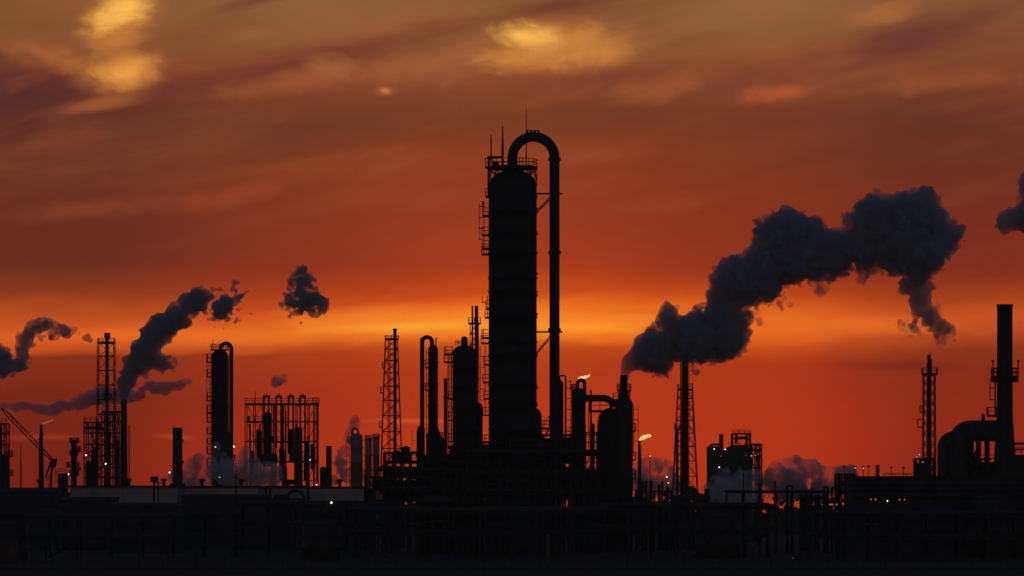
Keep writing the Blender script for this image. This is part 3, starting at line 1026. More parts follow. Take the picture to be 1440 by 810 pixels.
g.rail([(T.x(730), -2.0, T.z(234.8)), (T.x(740), -2.0, T.z(234.8))], 1.3, 0.13)
T.part('railing', g, 'iron')
# brackets tying the pipe to the shell
for row, dia in ((272.6, (299, 278.5)), (467, (497, 474))):
    g = MB()
    g.bar((T.x(751), -0.4, T.z(row)), (T.x(791), -0.4, T.z(row)), 0.26)
    for off in (0, 4.0):
        g.bar((T.x(754.5 + off * .3), -0.4, T.z(dia[0] + 1 - off)), (T.x(775), -0.4, T.z(dia[1] + 1 - off)), 0.15)
    for q in range(6):
        f0 = (q + .3) / 6
        xx, zz = 754.5 + (775 - 754.5) * f0, dia[0] + 1 + (dia[1] - dia[0]) * f0
        g.bar((T.x(xx), -0.4, T.z(zz)), (T.x(xx + 1.2), -0.4, T.z(zz - 4.0)), 0.12)
    T.part('pipe_bracket', g, 'iron')
# ladders and side platforms
for (x0, x1, top, bot, plats) in ((677.5, 686.5, 286, 357, (303, 330, 349, 357)), (682.0, 686.5, 416, 446, (433, 446)), (676.5, 686.5, 462, 482, (474, 482)), (679, 686.5, 486, 583, (512, 537, 560, 583))):
    g = MB().ladder(T.x(x0 + 3.2), 0, T.z(bot), T.z(top), 0.7, 0.12, True, -1)
    T.part('ladder', g, 'iron')
    for q, row in enumerate(plats):
        T.platform(x0 + (0 if q % 2 else 1.2), x1 + 1.5, row, -1.2, 1.2, 1.15)
T.part('beacon', MB().lathe([(0.05, T.z(292)), (0.18, T.z(285)), (0.25, T.z(284)), (0.01, T.z(282.5))], 8, (T.x(679), 0)), 'iron')
T.platform(683, 690, 276, -1.2, 1.2, 1.15)
# stub nozzles along the right edge of the shell
for row in (277, 294, 328, 356, 385, 415, 442, 500, 545, 570):
    T.part('nozzle', MB().path([(T.x(753), -0.2, T.z(row)), (T.x(756.3), -0.2, T.z(row))], 0.22, 8), 'steel')
# reboiler bulge low on the right
T.part('reboiler', MB().lathe(vessel_profile(9 * T.k, 0, T.z(574), 1.4), 20, (T.x(753), 1.0)), 'shell')

# ================================================================= neighbours of the central column
T = Thing('dome_column', 'stout black column with domed head and short capped nozzle, left of the tallest column', 'column', 653, 625)
r = 16.6 * T.k
pr = vessel_profile(r, 0, T.z(485), 1.3, [T.z(q) for q in (515, 545, 575, 605, 640)])
T.part('shell', MB().lathe(pr, 32), 'shell')
nz = 4.6 * T.k
T.part('nozzle', MB().lathe([(nz, T.z(488)), (nz, T.z(484)), (nz * 1.12, T.z(483.9)), (nz * 1.12, T.z(482)), (nz, T.z(481.9)), (nz, T.z(476))] + dome(nz, T.z(476), 0.35)[1:], 18), 'steel')
g = MB().rail([(T.x(641), -0.8, T.z(485)), (T.x(646), -0.8, T.z(485))], 0.6, 0.1)
g.bar((T.x(643.5), -0.8, T.z(485)), (T.x(643.5), -0.8, T.z(480)), 0.1)
g.bar((T.x(640), -0.8, T.z(480)), (T.x(648), -0.8, T.z(480)), 0.12)
T.part('railing', g, 'iron')
g = MB().lattice(T.x(632.4), 0.4, 0, T.z(496), 5.0 * T.k, 5.0 * T.k, 30, 0.1, 'z')
T.part('ladder_tower', g, 'iron')
T.platform(624.5, 637, 508.5, -1.2, 1.2)
T.platform(625, 636, 498, -1.2, 1.2)
T.part('mast', MB().path([(T.x(627.5), 0, T.z(500)), (T.x(627.5), 0, T.z(490))], 0.1, 6), 'iron')
side_platforms(T, 637.5, 630.5, (560, 590, 620, 650))

T = Thing('vent_pipe', 'plain thin vertical pipe with flat top, close left of the ladder tower', 'pipe', 626.5, 640)
T.part('pipe_shaft', MB().path([(0, 0, 0), (0, 0, T.z(532))], 2.5 * T.k, 12), 'pipe')
T.part('flange', MB().lathe([(2.5 * T.k, T.z(560)), (3.4 * T.k, T.z(559.8)), (3.4 * T.k, T.z(558)), (2.5 * T.k, T.z(557.8))], 12), 'steel')

T = Thing('drum_column', 'low black vessel shoulder tucked between stout column and tallest column', 'column', 672, 655)
T.part('shell', MB().lathe(vessel_profile(7.0 * T.k, 0, T.z(566), 0.9), 20), 'shell')
T.part('pipe', MB().path([(T.x(668), -1.0, 0), (T.x(668), -1.0, T.z(580))], 0.25, 8), 'pipe')

T = Thing('gooseneck_column', 'narrow black column with a thin hooked pipe looping over its left side', 'column', 609, 645)
r = 7.0 * T.k
T.part('shell', MB().lathe(vessel_profile(r, 0, T.z(484.5), 1.0, [T.z(q) for q in (510, 540, 570)]), 24, (T.x(609), 0)), 'shell')
pw = 2.5 * T.k
T.part('overhead_pipe',
       MB().path([(T.x(607.5), 0, T.z(490)), (T.x(607.5), 0, T.z(481))] + arc(T.x(600.6), T.z(481), 6.9 * T.k, 0, 180, n=12) + [(T.x(593.7), 0, T.z(500)), (T.x(593.7), 0, 2.0)], 3.0 * T.k, 14), 'pipe')
T.part('standpipe', MB().path([(T.x(591.4), 0.3, 0), (T.x(591.4), 0.3, T.z(475.5))], 0.11, 6), 'iron')
T.part('davit', MB().path([(T.x(613), 0, T.z(490)), (T.x(613), 0, T.z(476)), (T.x(615.3), 0, T.z(475))], 0.1, 6), 'iron')
T.part('ladder', MB().ladder(T.x(599.5), 0, 2, T.z(490), 0.5, 0.09, True, 1), 'iron')
T.platform(598, 604, 516, -1, 1)
T.platform(598, 604, 548, -1, 1)
T.part('lower_shell', MB().lathe([(10.5 * T.k, 0), (10.5 * T.k, T.z(612)), (7.0 * T.k, T.z(603)), (7.0 * T.k, T.z(602))], 24, (T.x(610), 0)), 'shell')

T = Thing('process_vessel', 'squat black vessel with domed top crowding the foot of the narrow gooseneck column', 'vessel', 618, 650)
T.part('shell', MB().lathe(vessel_profile(8.5 * T.k, 0, T.z(614), 0.9), 20), 'shell')
T.part('railing', MB().ring_rail(5.0 * T.k, T.z(616.5), 1.0, 0.08), 'iron')

T = Thing('process_vessel', 'squat black vessel behind the thin hooked pipe of the narrow gooseneck column', 'vessel', 592, 655)
T.part('shell', MB().lathe(vessel_profile(5.5 * T.k, 0, T.z(598), 0.8), 18), 'shell')
T.part('ladder', MB().ladder(T.x(586), 0, 2, T.z(606), 0.5, 0.09), 'iron')

# slim flare derrick between
T = Thing('flare_derrick', 'slim lattice flare tower with a railed deck and two top pipes, beside the tallest column', 'flare tower', 667, 900)
g = MB().lattice(0, 0, 0, T.z(454), 17 * T.k, 11.5 * T.k, 17, 0.12, 'x')
T.part('lattice_frame', g, 'iron')
T.part('platform', MB().box(T.x(658.4), T.x(676), -1.6, 1.6, T.z(456), T.z(454)), 'iron')
T.part('railing', MB().rail([(T.x(658.6), 1.5, T.z(454)), (T.x(658.6), -1.5, T.z(454)), (T.x(675.8), -1.5, T.z(454)), (T.x(675.8), 1.5, T.z(454))], 1.1, 0.13), 'iron')
T.part('flare_pipe', MB().path([(T.x(670), 0, 0), (T.x(670), 0, T.z(430))], [2.0 * T.k, 2.6 * T.k], 12), 'stack')
T.part('flare_pipe', MB().path([(T.x(664.3), 0, 0), (T.x(664.3), 0, T.z(430))], 1.25 * T.k, 10), 'stack')
side_platforms(T, 660, 657.5, (505, 560), -0.8, 0.8)

# right of the big overhead pipe
T = Thing('side_column', 'thin dark vessel pressed against the long overhead pipe, with a bent pipe beside it', 'column', 788, 655)
T.part('shell', MB().lathe(vessel_profile(4.4 * T.k, 0, T.z(535), 0.7), 18), 'shell')
T.part('bent_pipe', MB().path([(T.x(787), 0, T.z(537)), (T.x(787), 0, T.z(529.5)), (T.x(788.5), 0, T.z(528.3)), (T.x(793.8), 0, T.z(528.3)), (T.x(795.4), 0, T.z(530)), (T.x(795.4), 0, T.z(640))], 1.25 * T.k, 10), 'pipe')

T = Thing('gooseneck_column', 'black column with a short hooked top pipe and wide duct leaving right', 'column', 813.5, 662)
r = 10.1 * T.k
T.part('shell', MB().lathe(vessel_profile(r, 0, T.z(545.5), 0.7, [T.z(q) for q in (565, 600, 640)]), 24), 'shell')
pw = 2.6 * T.k
T.part('overhead_pipe', MB().path([(T.x(812), 0, T.z(548)), (T.x(812), 0, T.z(540))] + arc(T.x(817), T.z(539.5), 5.0 * T.k, 180, 0, n=10) + [(T.x(822), 0, T.z(556))], pw, 14), 'pipe')
g = MB().ladder(T.x(802.2), 0, T.z(640), T.z(535), 0.6, 0.1, True, -1)
g.bar((T.x(799), 0, T.z(536)), (T.x(804), 0, T.z(536)), 0.12)
T.part('ladder', g, 'iron')
T.part('railing', MB().ring_rail(10.3 * T.k, T.z(549), 1.0, 0.09, 90, 270), 'iron')
g = MB().path([(T.x(822), -0.1, T.z(560)), (T.x(846), -0.1, T.z(560))] + arc(T.x(848), T.z(576), 16 * T.k, 90, 12, -0.1, 10), 4.9 * T.k, 18)
T.part('overhead_duct', g, 'pipe')
T.part('mast', MB().path([(T.x(831), 0, T.z(660)), (T.x(831), 0, T.z(548))], 0.16, 6), 'iron')
g = MB()
g.bar((T.x(828), 0, T.z(566)), (T.x(828), 0, T.z(650)), 0.16)
g.bar((T.x(797), 0, T.z(611)), (T.x(840), 0, T.z(611)), 0.22)
T.part('pipe_bracket', g, 'iron')
T.platform(829, 858, 577, -1.3, 1.3, 1.6, 0.12, thick=0.35)
T.lamp(798, 588, -0.3, 'lampd', 0.4)

T = Thing('process_vessel', 'small slim vessel standing in the gap under the wide curved duct', 'vessel', 833, 668)
T.part('shell', MB().lathe(vessel_profile(3.6 * T.k, 0, T.z(595), 0.6), 16), 'shell')
g = MB()
g.frame([T.x(824), T.x(839)], [-1, 1], [T.z(665), T.z(650), T.z(636), T.z(622), T.z(608)], 0.14, 0.6, 4)
T.part('frame', g, 'iron')

# cone topped stack with steam
T = Thing('cone_stack', 'wide black vessel with shoulder dome, cone and short stack giving off the biggest plume', 'stack', 868, 660)
R1 = 26.0 * T.k
g = MB().lathe([(12.9 * T.k, 0), (12.9 * T.k, T.z(567.5)), (11.5 * T.k, T.z(564)), (6.2 * T.k, T.z(556)), (5.6 * T.k, T.z(550)), (5.2 * T.k, T.z(536)), (5.2 * T.k, T.z(528)), (4.7 * T.k, T.z(528)), (4.7 * T.k, T.z(540))], 30, (T.x(877.2), 0))
T.part('shell', g, 'stack')
pr = [(18 * T.k, 0), (18 * T.k, T.z(597))]
for i in range(1, 8):
    a = R(90 * i / 7)
    pr.append((18 * T.k * math.cos(a) + 0.001, T.z(597) + 24 * T.k * math.sin(a)))
T.part('side_vessel', MB().lathe(pr, 28, (T.x(858), 0.6)), 'shell')
T.ring_platform(10.2 * T.k, 5.3 * T.k, 548.5, 1.0, c=(T.x(877.7), 0), t=0.11)
T.ring_platform(8.8 * T.k, 6.0 * T.k, 556.5, 0.9, c=(T.x(877.7), 0), t=0.11)
T.platform(862.5, 871, 561.5, -1.2, 1.2, 1.0)
T.part('ladder', MB().ladder(T.x(891), 0, T.z(640), T.z(570), 0.6, 0.1, True, 1), 'iron')
T.platform(889, 893.5, 606, -1.2, 1.2, 1.2)
T.platform(884, 893.5, 646, -1.2, 1.2, 1.2)
T.platform(884, 893.5, 672, -1.2, 1.2, 1.2)
g = MB()
for i in range(5):
    g.bar((T.x(841 + i * 3), -1, T.z(578)), (T.x(843 + i * 2.6), -1, T.z(592)), 0.1)
T.part('bracket', g, 'iron')
T.lamp(889, 657, -2.0, 'lampd', 0.35)

# flares with live flames
def flame(T, pts, rr):
    g = MB().path(pts, rr, 10, True, True)
    f = T.part('flame', g, 'flame')
    rnd = random.Random(5)
    for v in f.data.vertices:
        v.co.x += rnd.uniform(-.12, .12); v.co.z += rnd.uniform(-.12, .12)
    return f

T = Thing('flare_stack', 'short flare stack burning a yellow flame above the pale steam bank', 'flare', 899, 850)
T.part('stack_shaft', MB().lathe([(2.4 * T.k, 0), (2.2 * T.k, T.z(642)), (1.6 * T.k, T.z(622)), (2.2 * T.k, T.z(621.8)), (2.2 * T.k, T.z(619.6))], 12), 'stack')
T.part('ladder', MB().ladder(T.x(901.6), 0, 2, T.z(626), 0.5, 0.11, False, 1), 'iron')
flame(T, [(T.x(899.2), 0, T.z(619.4)), (T.x(901.5), 0, T.z(617.3)), (T.x(904), 0, T.z(615.6)), (T.x(906.5), 0, T.z(614.4)), (T.x(908.4), 0, T.z(614.4)), (T.x(911), 0, T.z(613.2)), (T.x(913.5), 0, T.z(613.2)), (T.x(915.8), 0, T.z(612.6))],
      [0.15, 0.28, 0.48, 0.50, 0.34, 0.42, 0.36, 0.05])
T = Thing('flare_stack', 'flare tip behind the hooked top pipe, flame blown flat to the right', 'flare', 813, 900)
T.part('stack_shaft', MB().lathe([(2.6 * T.k, 0), (1.6 * T.k, T.z(536)), (1.9 * T.k, T.z(535.8)), (1.9 * T.k, T.z(533.8))], 12), 'stack')
T.part('ladder', MB().ladder(T.x(810.5), 0, 3, T.z(540), 0.5, 0.11, False, -1), 'iron')
flame(T, [(T.x(812.8), 0, T.z(533.6)), (T.x(815), 0, T.z(532)), (T.x(818), 0, T.z(531)), (T.x(821), 0, T.z(530.6)), (T.x(823.5), 0, T.z(530)), (T.x(826), 0, T.z(529.8)), (T.x(829), 0, T.z(528.4)), (T.x(828), 0, T.z(526.5))],
      [0.1, 0.25, 0.32, 0.26, 0.30, 0.28, 0.12, 0.02])

# ================================================================= middle left: derrick with flare and its low works
T = Thing('flare_derrick', 'wide based lattice flare derrick narrowing to a square deck, alone left of centre', 'flare tower', 550.5, 800)
T.part('lattice_frame', MB().lattice(0, 0, 0, T.z(476), 37 * T.k, 17 * T.k, 13, 0.125, 'x'), 'iron')
T.part('inner_ladder', MB().lattice(T.x(547), 0.5, 0, T.z(478), 3.2 * T.k, 3.2 * T.k, 44, 0.09, 'z'), 'iron')
T.part('flare_pipe', MB().path([(T.x(555.4), 0, 0), (T.x(555.4), 0, T.z(475)), (T.x(555.4), 0, T.z(462))], [2.3 * T.k, 2.2 * T.k, 2.4 * T.k], 12), 'stack')
T.platform(541.6, 560.4, 475.6, -1.4, 1.4, 0.5, thick=0.4)
T.part('crown', MB().lathe([(2.9 * T.k, T.z(464.5)), (3.0 * T.k, T.z(462.2)), (1e-6, T.z(462))], 12, (T.x(555.4), 0)), 'stack')
T.platform(537.8, 541.5, 517, -1, 1, 1.1)
T.platform(535.4, 540, 552, -1, 1, 1.1)
T.platform(533.5, 538, 600, -1, 1, 1.1)

T = Thing('process_unit', 'two level steel frame carrying drums at the foot of the lone lattice derrick', 'steel structure', 562, 770)
xs = [T.x(q) for q in (541, 553, 565, 577, 588)]
T.part('frame', MB().frame(xs, [-4, 0, 4], [T.z(683), T.z(668), T.z(649), T.z(637)], 0.36, 0.6, 3), 'iron')
T.part('deck', MB().box(xs[0], xs[-1], -4, 4, T.z(652), T.z(649.5)), 'iron')
T.part('deck', MB().box(xs[0], xs[-1], -4, 4, T.z(671), T.z(668)), 'iron')
for (a, b, top) in ((565, 577, 627), (555.5, 563, 633)):
    cx = (T.x(a) + T.x(b)) / 2
    rr = (T.x(b) - T.x(a)) / 2
    T.part('drum', MB().lathe(vessel_profile(rr, T.z(649), T.z(top), 0.5, skirt=False), 18, (cx, 0)), 'shell')
T.part('railing', MB().rail([(xs[0], -4, T.z(649)), (xs[-1], -4, T.z(649))], 1.2, 0.14), 'iron')
T.lamp(587, 657.5, -4.4, 'lampy', 0.7)

# pale columns
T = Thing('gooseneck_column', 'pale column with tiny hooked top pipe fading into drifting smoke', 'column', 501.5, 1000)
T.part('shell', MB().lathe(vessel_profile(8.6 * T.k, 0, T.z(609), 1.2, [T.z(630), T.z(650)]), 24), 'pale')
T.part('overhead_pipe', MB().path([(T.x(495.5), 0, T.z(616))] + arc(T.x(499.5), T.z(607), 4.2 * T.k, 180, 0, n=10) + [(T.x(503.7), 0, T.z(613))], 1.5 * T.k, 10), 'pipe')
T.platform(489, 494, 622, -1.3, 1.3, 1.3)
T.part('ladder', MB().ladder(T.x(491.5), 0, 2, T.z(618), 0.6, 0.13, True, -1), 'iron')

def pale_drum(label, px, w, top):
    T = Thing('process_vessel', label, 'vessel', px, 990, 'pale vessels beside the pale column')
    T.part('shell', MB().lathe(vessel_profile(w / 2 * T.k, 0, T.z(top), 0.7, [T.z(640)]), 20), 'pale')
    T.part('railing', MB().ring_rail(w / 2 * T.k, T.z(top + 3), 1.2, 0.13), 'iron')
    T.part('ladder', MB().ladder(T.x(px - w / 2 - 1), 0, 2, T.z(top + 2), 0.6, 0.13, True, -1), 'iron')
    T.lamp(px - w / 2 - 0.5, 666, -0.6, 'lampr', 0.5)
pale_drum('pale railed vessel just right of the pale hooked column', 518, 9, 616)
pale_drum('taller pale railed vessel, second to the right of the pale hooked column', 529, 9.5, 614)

T = Thing('short_stack', 'thin dark stack with flat top left of the pale hooked column', 'stack', 462.6, 950)
T.part('stack_shaft', MB().lathe([(4.6 * T.k, 0), (4.3 * T.k, T.z(660)), (4.0 * T.k, T.z(627)), (3.4 * T.k, T.z(627)), (3.4 * T.k, T.z(632))], 18), 'stack')
T.part('heater_box', MB().lathe(vessel_profile(4.6 * T.k, 0, T.z(656), 0.8), 16, (T.x(454.5), -0.4)), 'shell')

# ================================================================= furnace frame with four looped pipes
T = Thing('furnace_unit', 'wide open steel frame holding four looped pipe pairs in a row', 'steel structure', 396, 950)
xs = [T.x(q) for q in (346, 358, 370, 383, 400, 417, 434, 446.5)]
T.part('frame', MB().frame(xs, [-3.5, 3.5], [T.z(q) for q in (676, 649, 621, 593, 568)], 0.19, 0.85, 12), 'iron')
d = T.part('platform', MB().box(xs[0], xs[-1] + 0.3, -3.6, 3.6, T.z(569.6), T.z(567.4)), 'iron')
T.part('railing', MB().rail([(xs[0], -3.6, T.z(567.4)), (xs[-1], -3.6, T.z(567.4))], 1.1, 0.14, 2.2), 'iron', d)
T.platform(350, 371, 593, -3.5, 3.5, 1.2, 0.14)
for i, px in enumerate((374.6, 391.9, 408.9, 425.6)):
    g = MB()
    for s in (-3.4, 3.4):
        g.path([(T.x(px + s), 0, T.z(622 + i * 8 if s < 0 else 648)), (T.x(px + s), 0, T.z(558))], 1.3 * T.k, 10)
    g.path([(T.x(px - 3.4), 0, T.z(559)), (T.x(px), 0, T.z(557.4)), (T.x(px + 3.4), 0, T.z(559))], 1.5 * T.k, 10)
    g.box(T.x(px - 4.8), T.x(px + 4.8), -0.35, 0.35, T.z(559), T.z(556))
    g.path([(T.x(px), 0, T.z(556.5)), (T.x(px), 0, T.z(553.5))], 0.22, 8)
    T.part('looped_pipe', g, 'pipe')
T.part('drum', MB().lathe(vessel_profile(6.0 * T.k, T.z(656), T.z(579), 1.0, skirt=False), 20, (T.x(376), -0.5)), 'shell')
T.part('drum', MB().hdrum((T.x(372), -1, T.z(646)), (T.x(387), -1, T.z(646)), 9 * T.k), 'shell')
T.part('drum', MB().lathe(vessel_profile(3.4 * T.k, T.z(660), T.z(624), 0.6, skirt=False), 16, (T.x(440), -0.5)), 'shell')
rnd = random.Random(23)
for px in (352, 362, 366, 384, 387, 398, 401, 417, 431, 434, 441):
    top = rnd.choice((571, 578, 596, 604, 622))
    T.part('standpipe', MB().path([(T.x(px), rnd.uniform(-2, 3), 0), (T.x(px), rnd.uniform(-2, 3), T.z(top))], rnd.uniform(0.12, 0.32), 8), 'pipe')
for px, w, top, bot in ((354, 7, 633, 676), (365, 5, 604, 649), (396, 8, 630, 676), (409, 6, 603, 649), (401, 5, 655, 690), (430, 7, 637, 676)):
    T.part('drum', MB().lathe(vessel_profile(w / 2 * T.k, T.z(bot), T.z(top), 0.6, skirt=False), 14, (T.x(px), 1.2)), 'shell')
T.platform(383, 434, 621, -3.6, 3.6, 1.2, 0.12)
T.platform(400, 447, 649, -3.6, 3.6, 1.2, 0.12)
T.part('mast', MB().path([(T.x(360), -3, T.z(568)), (T.x(360), -3, T.z(551))], 0.09, 6), 'iron')
T.lamp(425, 664.5, -5.0, 'lampw', 0.75)
T.lamp(437.4, 647, -4.2, 'lampg', 0.7)
T.lamp(446.5, 682, -4.2, 'lampw', 0.6)

T = Thing('short_stack', 'plain dark stack standing in front of the furnace frame with looped pipes', 'stack', 419.5, 930)
T.part('stack_shaft', MB().lathe([(6.6 * T.k, 0), (6.0 * T.k, T.z(660)), (5.7 * T.k, T.z(601)), (4.9 * T.k, T.z(600.8)), (4.9 * T.k, T.z(606))], 22), 'stack')
T.part('breeching', MB().path([(T.x(419), 0, T.z(678)), (T.x(405), 0, T.z(678)), (T.x(403), 0, T.z(690))], 4 * T.k, 12), 'stack')

T = Thing('lattice_mast', 'slender railed pipe tower at the right end of the furnace frame', 'tower', 444, 1000)
T.part('lattice_frame', MB().lattice(0, 0, 0, T.z(566), 6.5 * T.k, 5.5 * T.k, 22, 0.15, 'z'), 'iron')
T.platform(440, 448.5, 566, -0.8, 0.8, 1.2)

# ================================================================= left gooseneck column
T = Thing('gooseneck_column', 'tall dark column on the left with hooked pipe and stepped side platforms', 'column', 309, 900)
r = 11.9 * T.k
T.part('shell', MB().lathe(vessel_profile(r, 0, T.z(491.5), 1.6, [T.z(q) for q in (540, 570, 610)]), 30), 'shell')
pw = 2.7 * T.k
pts = [(T.x(309.8), 0, T.z(494)), (T.x(309.8), 0, T.z(490))] + arc(T.x(317.6), T.z(490.5), 7.8 * T.k, 180, 0, n=14) + [(T.x(325.4), 0, T.z(500)), (T.x(325.4), 0, 2.0)]
T.part('overhead_pipe', MB().path(pts, pw, 16), 'pipe')
T.part('standpipe', MB().path([(T.x(321.9), -0.4, 0), (T.x(321.9), -0.4, T.z(500))], 0.1, 6), 'iron')
T.ring_platform(12.8 * T.k, 6 * T.k, 491.5, 1.2, t=0.1)
T.part('mast', MB().path([(T.x(300), -1, T.z(491)), (T.x(300), -1, T.z(478))], 0.08, 6), 'iron')
T.part('ladder', MB().ladder(T.x(295.5), 0, T.z(660), T.z(500), 0.6, 0.11, True, -1), 'iron')
for q in (509, 529.5, 563, 580, 593, 609, 624, 637.5, 656):
    T.platform(291.3, 298, q, -1.3, 1.3, 1.2 + (q % 3) * .3)
T.platform(320, 330, 647, -1.4, 1.4, 1.2)
T.part('side_vessel', MB().lathe(vessel_profile(8 * T.k, 0, T.z(607), 0.7), 20, (T.x(318), -1.5)), 'shell')
for (a, b) in ((305, 629), (331, 628.5), (310.8, 671.5)):
    T.lamp(a, b, -4.2, 'lampw', 0.8)

T = Thing('short_stack', 'dark flat topped stack on a wide foot, left of the hooked left column', 'stack', 249.6, 850)
T.part('stack_shaft', MB().lathe([(7.2 * T.k, 0), (7.0 * T.k, T.z(678)), (6.9 * T.k, T.z(640)), (6.7 * T.k, T.z(620)), (6.9 * T.k, T.z(602)), (5.8 * T.k, T.z(601.4)), (5.8 * T.k, T.z(606))], 22), 'stack')
T.part('base_deck', MB().ring_deck(11 * T.k, 7 * T.k, T.z(683), T.z(680)), 'iron')
T.part('nozzle', MB().path([(T.x(255), 0, T.z(620)), (T.x(258), 0, T.z(620))], 0.3, 8).path([(T.x(255), 0, T.z(650)), (T.x(258), 0, T.z(650))], 0.3, 8), 'steel')
T.lamp(239, 664.5, -1.0, 'lampw', 0.8)

# ================================================================= far left group
T = Thing('flare_derrick', 'left lattice derrick with red painted top deck and central flare pipe', 'flare tower', 149.5, 1000)
T.part('lattice_frame', MB().lattice(0, 0, 0, T.z(481), 27 * T.k, 22.5 * T.k, 13, 0.15, 'z'), 'iron')
T.part('flare_pipe', MB().path([(T.x(150.5), 0, 0), (T.x(150.5), 0, T.z(476))], 2.6 * T.k, 12), 'stack')
T.part('flare_tip', MB().lathe([(2.8 * T.k, T.z(478)), (4.4 * T.k, T.z(474)), (4.0 * T.k, T.z(471)), (4.6 * T.k, T.z(468.6)), (3.6 * T.k, T.z(468.2)), (3.4 * T.k, T.z(472))], 16, (T.x(150.8), 0)), 'stack')
d = T.part('platform', MB().box(T.x(138), T.x(161.5), -2.1, 2.1, T.z(483.5), T.z(481)), 'red')
T.part('railing', MB().rail([(T.x(138.3), 2, T.z(481)), (T.x(138.3), -2, T.z(481)), (T.x(161.2), -2, T.z(481)), (T.x(161.2), 2, T.z(481))], 0.9, 0.13), 'red', d)
T.platform(146.5, 156, 560, -1.2, 1.2, 1.2)

T = Thing('process_unit', 'braced steel frame full of vessels at the foot of the left derrick', 'steel structure', 132, 985)
xs = [T.x(q) for q in (120, 126.5, 133, 139, 145)]
T.part('frame', MB().frame(xs, [-3, 3], [T.z(q) for q in (672, 657, 641, 625, 609, 594)], 0.24, 0.7, 5), 'iron')
T.part('railing', MB().rail([(xs[0], -3, T.z(594)), (xs[-1], -3, T.z(594))], 1.2, 0.13), 'iron')
T.part('drum', MB().lathe(vessel_profile(4.2 * T.k, 0, T.z(629), 1.0), 16, (T.x(133.5), 0)), 'shell')
T.part('drum', MB().lathe(vessel_profile(5.5 * T.k, 0, T.z(648), 1.0), 16, (T.x(126), -1)), 'shell')
T.part('deck', MB().box(xs[0], xs[-1], -3, 3, T.z(603.5), T.z(600)), 'iron')
T.lamp(123, 640.5, -3.4, 'lampw', 0.75)
T.part('mast', MB().path([(T.x(120), 0, T.z(594)), (T.x(120), 0, T.z(586))], 0.09, 6), 'iron')

T = Thing('process_unit', 'taller multi level steel frame squeezed between left derrick and its smoking stack', 'steel structure', 157, 975)
xs = [T.x(q) for q in (145, 151, 157, 163.5, 169.5)]
T.part('frame', MB().frame(xs, [-3, 3], [T.z(q) for q in (672, 657, 641, 625, 609, 593, 579)], 0.25, 0.8, 9), 'iron')
T.part('railing', MB().rail([(xs[0], -3, T.z(579)), (xs[-1], -3, T.z(579))], 1.2, 0.13), 'iron')
T.part('drum', MB().lathe(vessel_profile(3.6 * T.k, 0, T.z(606), 0.8), 16, (T.x(152), -0.5)), 'shell')
T.part('drum', MB().lathe(vessel_profile(3.0 * T.k, 0, T.z(618), 0.8), 16, (T.x(165), -0.5)), 'shell')
T.lamp(150.5, 652.5, -3.4, 'lampw', 0.75)
T.lamp(147, 615, -3.4, 'lampd', 0.5)

T = Thing('smoking_stack', 'plain dark stack on the left whose steam rises steeply to the right', 'stack', 174.2, 990)
T.part('stack_shaft', MB().lathe([(5.6 * T.k, 0), (5.2 * T.k, T.z(660)), (4.4 * T.k, T.z(566)), (4.0 * T.k, T.z(562)), (3.5 * T.k, T.z(562)), (3.5 * T.k, T.z(568))], 20), 'stack')
T.part('standpipe', MB().path([(T.x(181.6), 0, 0), (T.x(181.6), 0, T.z(598))], 0.14, 6), 'iron')

T = Thing('knobbed_column', 'thin column with stubby round platforms near the top, by the crane', 'column', 104, 960)
T.part('shell', MB().lathe(vessel_profile(4.2 * T.k, 0, T.z(618), 0.7), 18), 'shell')
for (c, row, rr) in ((104.5, 622, 7), (108.5, 634, 5), (104, 640, 6), (102.5, 656, 9), (104, 668, 7)):
    T.ring_platform(rr * T.k, 3.6 * T.k, row, 1.1, c=(T.x(c), 0), t=0.12)
T.part('valve', MB().hdrum((T.x(95), 0, T.z(655)), (T.x(97), 0, T.z(655)), 3.0 * T.k, 10), 'steel')
T.part('valve', MB().hdrum((T.x(110), 0, T.z(634)), (T.x(112), 0, T.z(634)), 2.4 * T.k, 10), 'steel')
T.part('valve', MB().hdrum((T.x(110), 0, T.z(659)), (T.x(112.5), 0, T.z(659)), 3.2 * T.k, 10), 'steel')
T.lamp(97, 667, -1.5, 'lampw', 0.8)

T = Thing('process_block', 'small dark rectangular block between crane and thin knobbed column', 'building', 88, 950)
T.part('wall', MB().box(T.x(83), T.x(94), -3, 3, 0, T.z(666)), 'shed')
T.part('railing', MB().rail([(T.x(83), -2.9, T.z(666)), (T.x(94), -2.9, T.z(666))], 1.1, 0.13), 'iron')

T = Thing('flare_stack', 'thin tapered flare stack beside the crane, with a faint pilot flame', 'flare', 58, 900)
T.part('stack_shaft', MB().lathe([(4.2 * T.k, 0), (4.0 * T.k, T.z(680)), (3.0 * T.k, T.z(640)), (2.4 * T.k, T.z(612)), (3.2 * T.k, T.z(611.8)), (3.2 * T.k, T.z(610)), (2.2 * T.k, T.z(609.6)), (1.9 * T.k, T.z(597)), (1.4 * T.k, T.z(596.6))], 14), 'stack')
flame(T, [(T.x(59), 0, T.z(596)), (T.x(62), 0, T.z(595.2)), (T.x(66), 0, T.z(593.6)), (T.x(71), 0, T.z(592.2)), (T.x(74.5), 0, T.z(590.6))], [0.02, 0.05, 0.07, 0.07, 0.02]).data.materials[0] = M['pilot']
T.part('ladder', MB().ladder(T.x(55), 0, 2, T.z(616), 0.5, 0.11, False, -1), 'iron')

